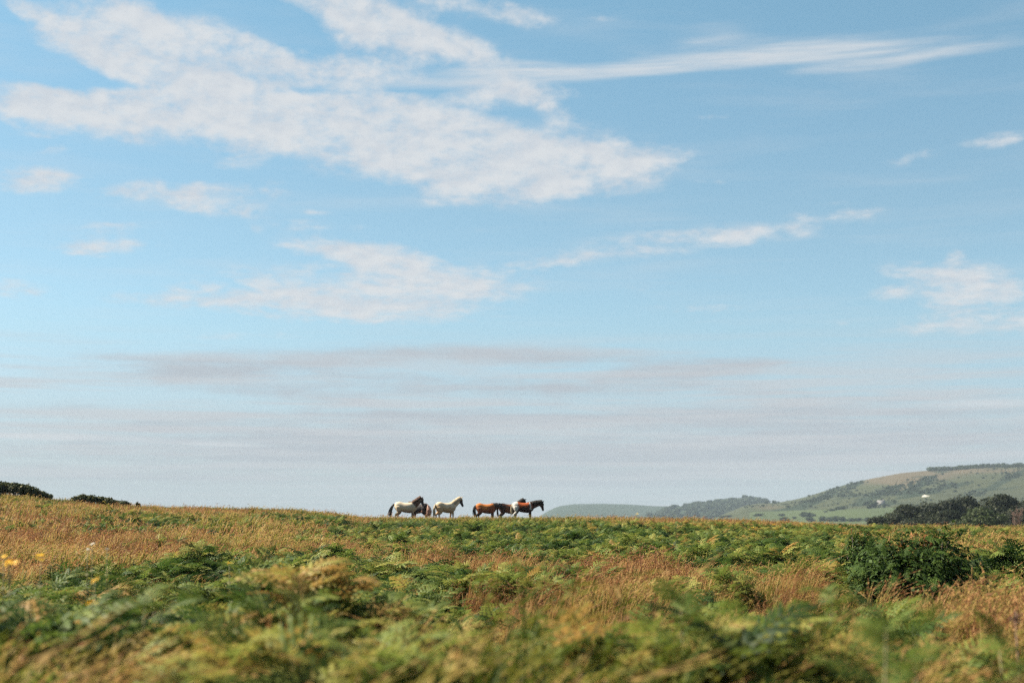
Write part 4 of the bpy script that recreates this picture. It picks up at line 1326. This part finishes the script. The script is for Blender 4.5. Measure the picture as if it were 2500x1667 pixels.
def horse(label, px, dist, yaw, s, poll, muzzle, coat, mane_mat, tail_mat, turn=0.0, tail=((-.84, .0, 1.02), (-.98, .02, .72), (-.92, .04, .36)), tail_w=.075, legs=(0, 0, 0, 0), seed=1, sink=0.0, group='horses grazing along the crest', back_mane=0.0):
    """built facing +X with 1.38 m withers; poll / muzzle are (x, z); turn swings the head sideways (+ = to its left)"""
    r = np.random.default_rng(seed)
    x, y, z = at_dist(px, dist)
    root = tag(empty('horse', (x, y, z - sink), yaw, s), label, 'horse', group)
    mb = MB()
    st = np.array([(-.80, 1.10, .06, .06), (-.76, 1.08, .20, .16), (-.64, 1.06, .30, .265), (-.45, 1.06, .325, .295), (-.20, .985, .335, .315), (.05, .95, .35, .325), (.28, .955, .37, .295),
                   (.46, 1.00, .385, .25), (.60, 1.01, .32, .225), (.70, 1.02, .23, .165), (.76, 1.03, .08, .07)])
    sp = smooth_path(st, 30); n = len(sp)
    mb.loft(np.stack([sp[:, 0], np.zeros(n), sp[:, 1]], 1), sp[:, 2], sp[:, 3], np.tile([0, 0, 1.0], (n, 1)), np.tile([0, 1.0, 0], (n, 1)), 18)
    # neck
    P = np.array([poll[0], math.sin(turn) * .10, poll[1]]); B = np.array([.46, 0, 1.07])
    L = np.linalg.norm(P - B); mid = (B + P) / 2 + np.array([.05, 0, .055])
    axis = smooth_path([B - (P - B) * .12, B, mid, P, P + (P - B) / L * .04], 14)
    hs = np.interp(np.linspace(0, 1, 14), [0, .25, .55, .9, 1], [.30, .285, .205, .145, .11]); ws = np.interp(np.linspace(0, 1, 14), [0, .25, .55, .9, 1], [.19, .175, .115, .085, .07])
    tg = np.gradient(axis, axis=0); tg /= np.linalg.norm(tg, axis=1, keepdims=True)
    sidev = np.tile([0, 1.0, 0], (14, 1)); e1 = np.cross(tg, sidev); e1 /= np.linalg.norm(e1, axis=1, keepdims=True)
    e1 = np.where(e1[:, 2:3] < 0, -e1, e1)
    mb.loft(axis - e1 * .02, hs, ws, e1, np.cross(e1, tg), 14)
    neck_ax, neck_e1, neck_hs = axis, e1, hs
    # head
    Mz = np.array([muzzle[0], 0, muzzle[1]]); hd = Mz - np.array([P[0], 0, P[2]]); Lh = np.linalg.norm(hd)
    c_, s_ = math.cos(turn), math.sin(turn)
    hd = np.array([hd[0] * c_, abs(hd[0]) * s_ + .25 * Lh * s_, hd[2]]); hd *= Lh / np.linalg.norm(hd); hdn = hd / Lh
    lat = np.array([-s_, c_, 0]); lat -= hdn * lat.dot(hdn); lat /= np.linalg.norm(lat)
    upv = np.cross(hdn, lat)
    fw = np.array([c_, s_, 0])
    if upv.dot(fw) < 0 and abs(hdn[2]) > .5: upv = -upv
    if abs(hdn[2]) <= .5 and upv[2] < 0: upv = -upv
    u = np.linspace(-.06, 1.0, 13)
    hh = np.interp(u, [-.06, .05, .2, .38, .6, .82, .94, 1.0], [.06, .125, .15, .14, .10, .085, .08, .04]); hw = np.interp(u, [-.06, .05, .2, .38, .6, .82, .94, 1.0], [.04, .085, .10, .088, .062, .058, .06, .03])
    off = np.interp(u, [0, .25, .6, 1], [-.02, -.055, -.045, -.035])
    hax = P + u[:, None] * hd + off[:, None] * upv
    mb.loft(hax, hh, hw, np.tile(upv, (13, 1)), np.tile(lat, (13, 1)), 12)
    for sd_ in (-1, 1):   # ears
        b = P + lat * sd_ * .055 + upv * .05 + hdn * .02
        tip = b + (-hdn * .55 + upv * .75 + lat * sd_ * .2) * .15
        if tip[2] < b[2] + .08: tip = b + np.array([0, 0, .15]) + lat * sd_ * .02
        mb.tube([b - (tip - b) * .2, b + (tip - b) * .4, tip], [.034, .036, .008], 6)
    # legs
    for i_, (sd_, ph) in enumerate(zip((-1, 1, -1, 1), legs)):
        if i_ < 2:
            pts = [(.47, .13, 1.0), (.47, .14, .84), (.47 + ph * .3, .145, .64), (.48 + ph * .55, .145, .44), (.475 + ph * .7, .145, .30), (.47 + ph * .9, .145, .15), (.50 + ph, .145, .06), (.52 + ph, .145, .0)]
            rad = [.16, .125, .088, .066, .045, .054, .05, .066]
        else:
            pts = [(-.52, .13, 1.02), (-.50, .15, .84), (-.46 + ph * .2, .155, .70), (-.56 + ph * .5, .15, .56), (-.66 + ph * .7, .145, .47), (-.645 + ph * .8, .145, .30), (-.63 + ph * .95, .145, .15), (-.60 + ph, .145, .06), (-.58 + ph, .145, .0)]
            rad = [.23, .19, .145, .095, .072, .048, .056, .05, .068]
        pts = np.array(pts) * np.array([1, sd_, 1])
        pp = smooth_path(np.column_stack([pts, rad]), 22)
        mb.tube(pp[:, :3], pp[:, 3], 9)
    tmp = bpy.data.objects.new('tmp', mb.mesh('tmp')); COL.objects.link(tmp)
    rm = tmp.modifiers.new('r', 'REMESH'); rm.mode = 'VOXEL'; rm.voxel_size = .021
    sm = tmp.modifiers.new('s', 'SMOOTH'); sm.iterations = 4; sm.factor = .5
    dg = bpy.context.evaluated_depsgraph_get()
    me = bpy.data.meshes.new_from_object(tmp.evaluated_get(dg)); bpy.data.objects.remove(tmp)
    me.name = 'body'
    nv = len(me.vertices); co = np.empty(nv * 3, np.float32); me.vertices.foreach_get('co', co); co = co.reshape(-1, 3)
    # head coordinate 0 poll .. 1 muzzle; neck coordinate
    hu = ((co - P) @ hdn) / Lh; hdist = np.linalg.norm(co - P - np.clip(hu, 0, 1)[:, None] * hd, axis=1)
    hmask = sstep(.22 - hdist, 0, .06) * sstep(hu, -.12, .0)
    nu = ((co - B) @ (P - B)) / (L * L)
    ndist = np.linalg.norm(co - B - np.clip(nu, 0, 1)[:, None] * (P - B), axis=1)
    nmask = sstep(nu, .12, .24) * sstep(.34 - ndist, 0, .06)
    wob = fbm(co[:, 0] * 5 + co[:, 1] * 3 + seed, co[:, 2] * 5 - co[:, 1] * 3, 200 + seed, 3) - .5
    rgb = coat(co[:, 0], co[:, 1], co[:, 2], hmask, nmask, wob, hu)
    hoof = co[:, 2] < .055
    rgb[hoof] = (.05, .045, .04)
    at = me.attributes.new('coat', 'FLOAT_COLOR', 'POINT'); at.data.foreach_set('color', np.column_stack([rgb, np.ones(nv)]).astype(np.float32).ravel())
    me.materials.clear(); me.materials.append(M_coat)
    me.polygons.foreach_set('use_smooth', np.ones(len(me.polygons), bool))
    obj('body', me, root)
    # mane: locks falling from the crest of the neck
    mb = MB()
    for k in range(120):
        f = r.random() * .92 + .06; i_ = min(int(f * 13), 12); g = f * 13 - i_
        p = neck_ax[i_] * (1 - g) + neck_ax[i_ + 1] * g + (neck_e1[i_] * (neck_hs[i_] * (1 - g) + neck_hs[min(i_ + 1, 13)] * g)) * .93
        sd_ = -1 if r.random() < .8 else 1
        ln = .14 + .14 * r.random(); wN = .12 + (1 - f) * .06
        mb.tube([p, p + neck_e1[i_] * .035 + np.array([0, sd_ * .035, 0]), p - neck_e1[i_] * ln * .45 + np.array([-.02, sd_ * wN * .95, -.01]), p - neck_e1[i_] * ln + np.array([-.05 * r.random(), sd_ * wN * 1.15, -.02])], [.022, .026, .022, .006], 5)
    for k in range(14):   # forelock
        p = P + upv * .05; mb.tube([p, p + upv * .06 + hdn * .08 + lat * r.normal() * .02, p + upv * .045 + hdn * .2 + lat * r.normal() * .05], [.016, .018, .005], 4)
    obj('mane', mb.mesh('mane', mane_mat, True), root)
    mb = MB()
    t0 = np.array([-.77, 0, 1.20])
    for k in range(70):
        j_ = r.normal(size=3) * .5
        p1, p2, p3 = [np.array(q_) + j_ * tail_w * w_ for q_, w_ in zip(tail, (.6, 1.0, 1.25))]
        sh = .8 + .3 * r.random()
        p3 = p2 + (p3 - p2) * sh
        pp = smooth_path([t0 + j_ * .03, p1, p2, p3], 8)
        mb.tube(pp, [.02, .024, .026, .026, .024, .02, .014, .005], 5)
    obj('tail', mb.mesh('tail', tail_mat, True), root)
    mb = MB(); th = np.linspace(0, np.pi, 7); mb.loft(np.stack([np.zeros(7), np.zeros(7), np.cos(th) * .022], 1), np.sin(th) * .022 + 1e-4, np.sin(th) * .022 + 1e-4, np.tile([1.0, 0, 0], (7, 1)), np.tile([0, 1.0, 0], (7, 1)), 10)
    em = mb.mesh('eye', M_eye, True)
    for sd_ in (-1, 1):
        obj('eye', em, root, P + hd * .33 + lat * sd_ * .083 + upv * .005)
    return root


def lerp3(a, b, t):
    return np.asarray(a)[None] * (1 - t[:, None]) + np.asarray(b)[None] * t[:, None]


def coat_cream(x, y, z, hm, nm, w, hu):
    c = lerp3((.40, .31, .21), (.52, .43, .32), sstep(z + w * .4, .8, 1.2))
    c = c * (1 - nm[:, None]) + np.array((.115, .065, .05)) * nm[:, None]
    f = hm * sstep(hu + w * .3, .12, .2)
    c = c * (1 - f[:, None]) + np.array((.035, .028, .028)) * f[:, None]
    ck = hm * np.exp(-((hu - .16) / .11) ** 2); c = c * (1 - ck[:, None]) + np.array((.42, .35, .27)) * ck[:, None]
    lg = sstep(.62 - z + w * .2, 0, .2); c = c * (1 - lg[:, None]) + np.array((.13, .08, .06)) * lg[:, None]
    be = sstep(.80 - z + w * .15, 0, .12) * (np.abs(x) < .5) * .75  # shade under the belly, painted into the coat colour
    return c * (1 - be[:, None]) + np.array((.20, .12, .085)) * be[:, None]


def coat_palomino(x, y, z, hm, nm, w, hu):
    c = lerp3((.41, .27, .15), (.60, .47, .32), sstep(z + w * .4 + x * .15, .75, 1.3))
    c = c * (1 - .6 * nm[:, None]) + np.array((.50, .41, .29)) * .6 * nm[:, None]
    f = hm * sstep(hu + w * .25, .05, .16)
    c = c * (1 - f[:, None]) + np.array((.035, .03, .032)) * f[:, None]  # face turned from the sun: its shade is painted into the coat
    lg = sstep(.60 - z + w * .2, 0, .2) * (.5 + .5 * (x > 0)); c = c * (1 - lg[:, None]) + np.array((.20, .10, .05)) * lg[:, None]
    return c


def coat_bay_dun(x, y, z, hm, nm, w, hu):
    c = lerp3((.19, .05, .015), (.42, .14, .035), sstep(z + w * .6 - np.abs(x + .15) * .25, .8, 1.15))
    lg = sstep(.72 - z + w * .2, 0, .2); c = c * (1 - lg[:, None]) + np.array((.03, .018, .014)) * lg[:, None]
    f = np.clip(hm + .8 * sstep(nm * nm, .3, .9), 0, 1); return c * (1 - f[:, None]) + np.array((.05, .025, .018)) * f[:, None]


def coat_dark_bay(x, y, z, hm, nm, w, hu):
    c = lerp3((.06, .025, .014), (.22, .085, .04), sstep(np.sin(x * 7 + 2.2) * .4 + w * 1.6, -.2, .5))
    tp = sstep(z + w * .2 - .1 * np.abs(x + .5), 1.22, 1.34); c = c * (1 - tp[:, None]) + np.array((.018, .012, .012)) * tp[:, None]
    lg = sstep(.74 - z + w * .2, 0, .18); c = c * (1 - lg[:, None]) + np.array((.018, .013, .012)) * lg[:, None]
    f = np.clip(hm + nm, 0, 1); return c * (1 - f[:, None]) + np.array((.016, .011, .011)) * f[:, None]


def coat_skewbald(x, y, z, hm, nm, w, hu):
    c = lerp3((.03, .012, .009), (.32, .07, .018), sstep(z + w * .5, .92, 1.12))
    wh = np.clip(sstep(-x + w * .5 + (z - 1) * .12, .40, .44) * (z > .0) + sstep(.075 - np.abs(x - .50 + (z - 1.1) * .25 + w * .35), 0, .03) * sstep(z, .78, .86), 0, 1)
    wh = wh * (1 - nm)
    c = c * (1 - wh[:, None]) + np.array((.46, .43, .39)) * wh[:, None]
    f = np.clip(hm + nm, 0, 1); c = c * (1 - f[:, None]) + np.array((.055, .022, .016)) * f[:, None]
    lg = sstep(.55 - z + w * .2, 0, .15) * (x > 0); return c * (1 - lg[:, None]) + np.array((.025, .016, .014)) * lg[:, None]


def coat_piebald(x, y, z, hm, nm, w, hu):
    c = lerp3((.18, .09, .065), (.28, .17, .13), sstep(z + w * .5, .8, 1.2))
    dk = sstep(w * 1.5 + y * 1.6 - .05, -.05, .1); c = c * (1 - dk[:, None]) + np.array((.018, .016, .018)) * dk[:, None]
    wh = sstep(.06 - np.abs(y - .0 + w * .2), 0, .04) * (x < -.3); c = c * (1 - wh[:, None]) + np.array((.46, .43, .39)) * wh[:, None]
    f = hm * .8; return c * (1 - f[:, None]) + np.array((.16, .08, .05)) * f[:, None]


D0 = 99.5
horse('cream horse with a brown neck, dark face and black tail, leftmost of the herd', 991, D0, R(0), 1.0, (1.06, 1.60), (1.28, 1.08), coat_cream, M_hair_brown, M_hair_black, turn=-.35,
      tail=((-.90, -.02, 1.10), (-1.04, -.03, .78), (-1.08, -.04, .42)), legs=(.02, -.10, -.04, .12), seed=1)
horse('chestnut and white pony turned away behind the head of the cream horse', 1024, D0 + 1.9, R(146), .95, (1.0, 1.30), (1.15, .78), coat_piebald, M_hair_brown, M_hair_roan, turn=.2,
      tail=((-.90, .06, 1.05), (-1.0, .10, .75), (-.98, .12, .45)), tail_w=.16, legs=(.05, -.05, .1, -.06), seed=2)
horse('golden cream horse with a shaded face and raised head, second gap from the left', 1088.5, D0, R(26), .97, (1.13, 1.60), (1.36, 1.05), coat_palomino, M_hair_cream, M_hair_cream, turn=-.1,
      tail=((-.86, .0, 1.05), (-.92, .0, .75), (-.88, .0, .40)), legs=(.03, -.08, .10, -.06), seed=3)
horse('golden bay horse with black tail and lowered head, behind the dark bay one', 1187, D0 + .6, R(8), .93, (1.16, 1.14), (1.36, .64), coat_bay_dun, M_hair_black, M_hair_black, turn=.15,
      tail=((-.87, .0, 1.08), (-.90, .0, .75), (-.84, .0, .40)), legs=(.04, -.06, .08, -.08), seed=4)
horse('dark bay horse with a black back, its neck showing above the brown and white horse', 1243, D0 + 1.6, R(10), .95, (1.12, 1.60), (1.26, 1.08), coat_dark_bay, M_hair_black, M_hair_black, turn=.3, legs=(0, -.1, .06, -.05), seed=5,
      tail=((-.85, .0, 1.06), (-.88, .0, .75), (-.84, .0, .45)), tail_w=.05)
horse('brown and white horse stretching its dark neck forward, rightmost of the herd', 1278, D0 - 1.0, R(2), .96, (1.32, 1.30), (1.46, .74), coat_skewbald, M_hair_black, M_hair_cream, turn=0.0, legs=(.04, -.06, -.03, .06), seed=6,
      tail=((-.84, .0, 1.06), (-.86, .0, .78), (-.82, .0, .50)), tail_w=.05)
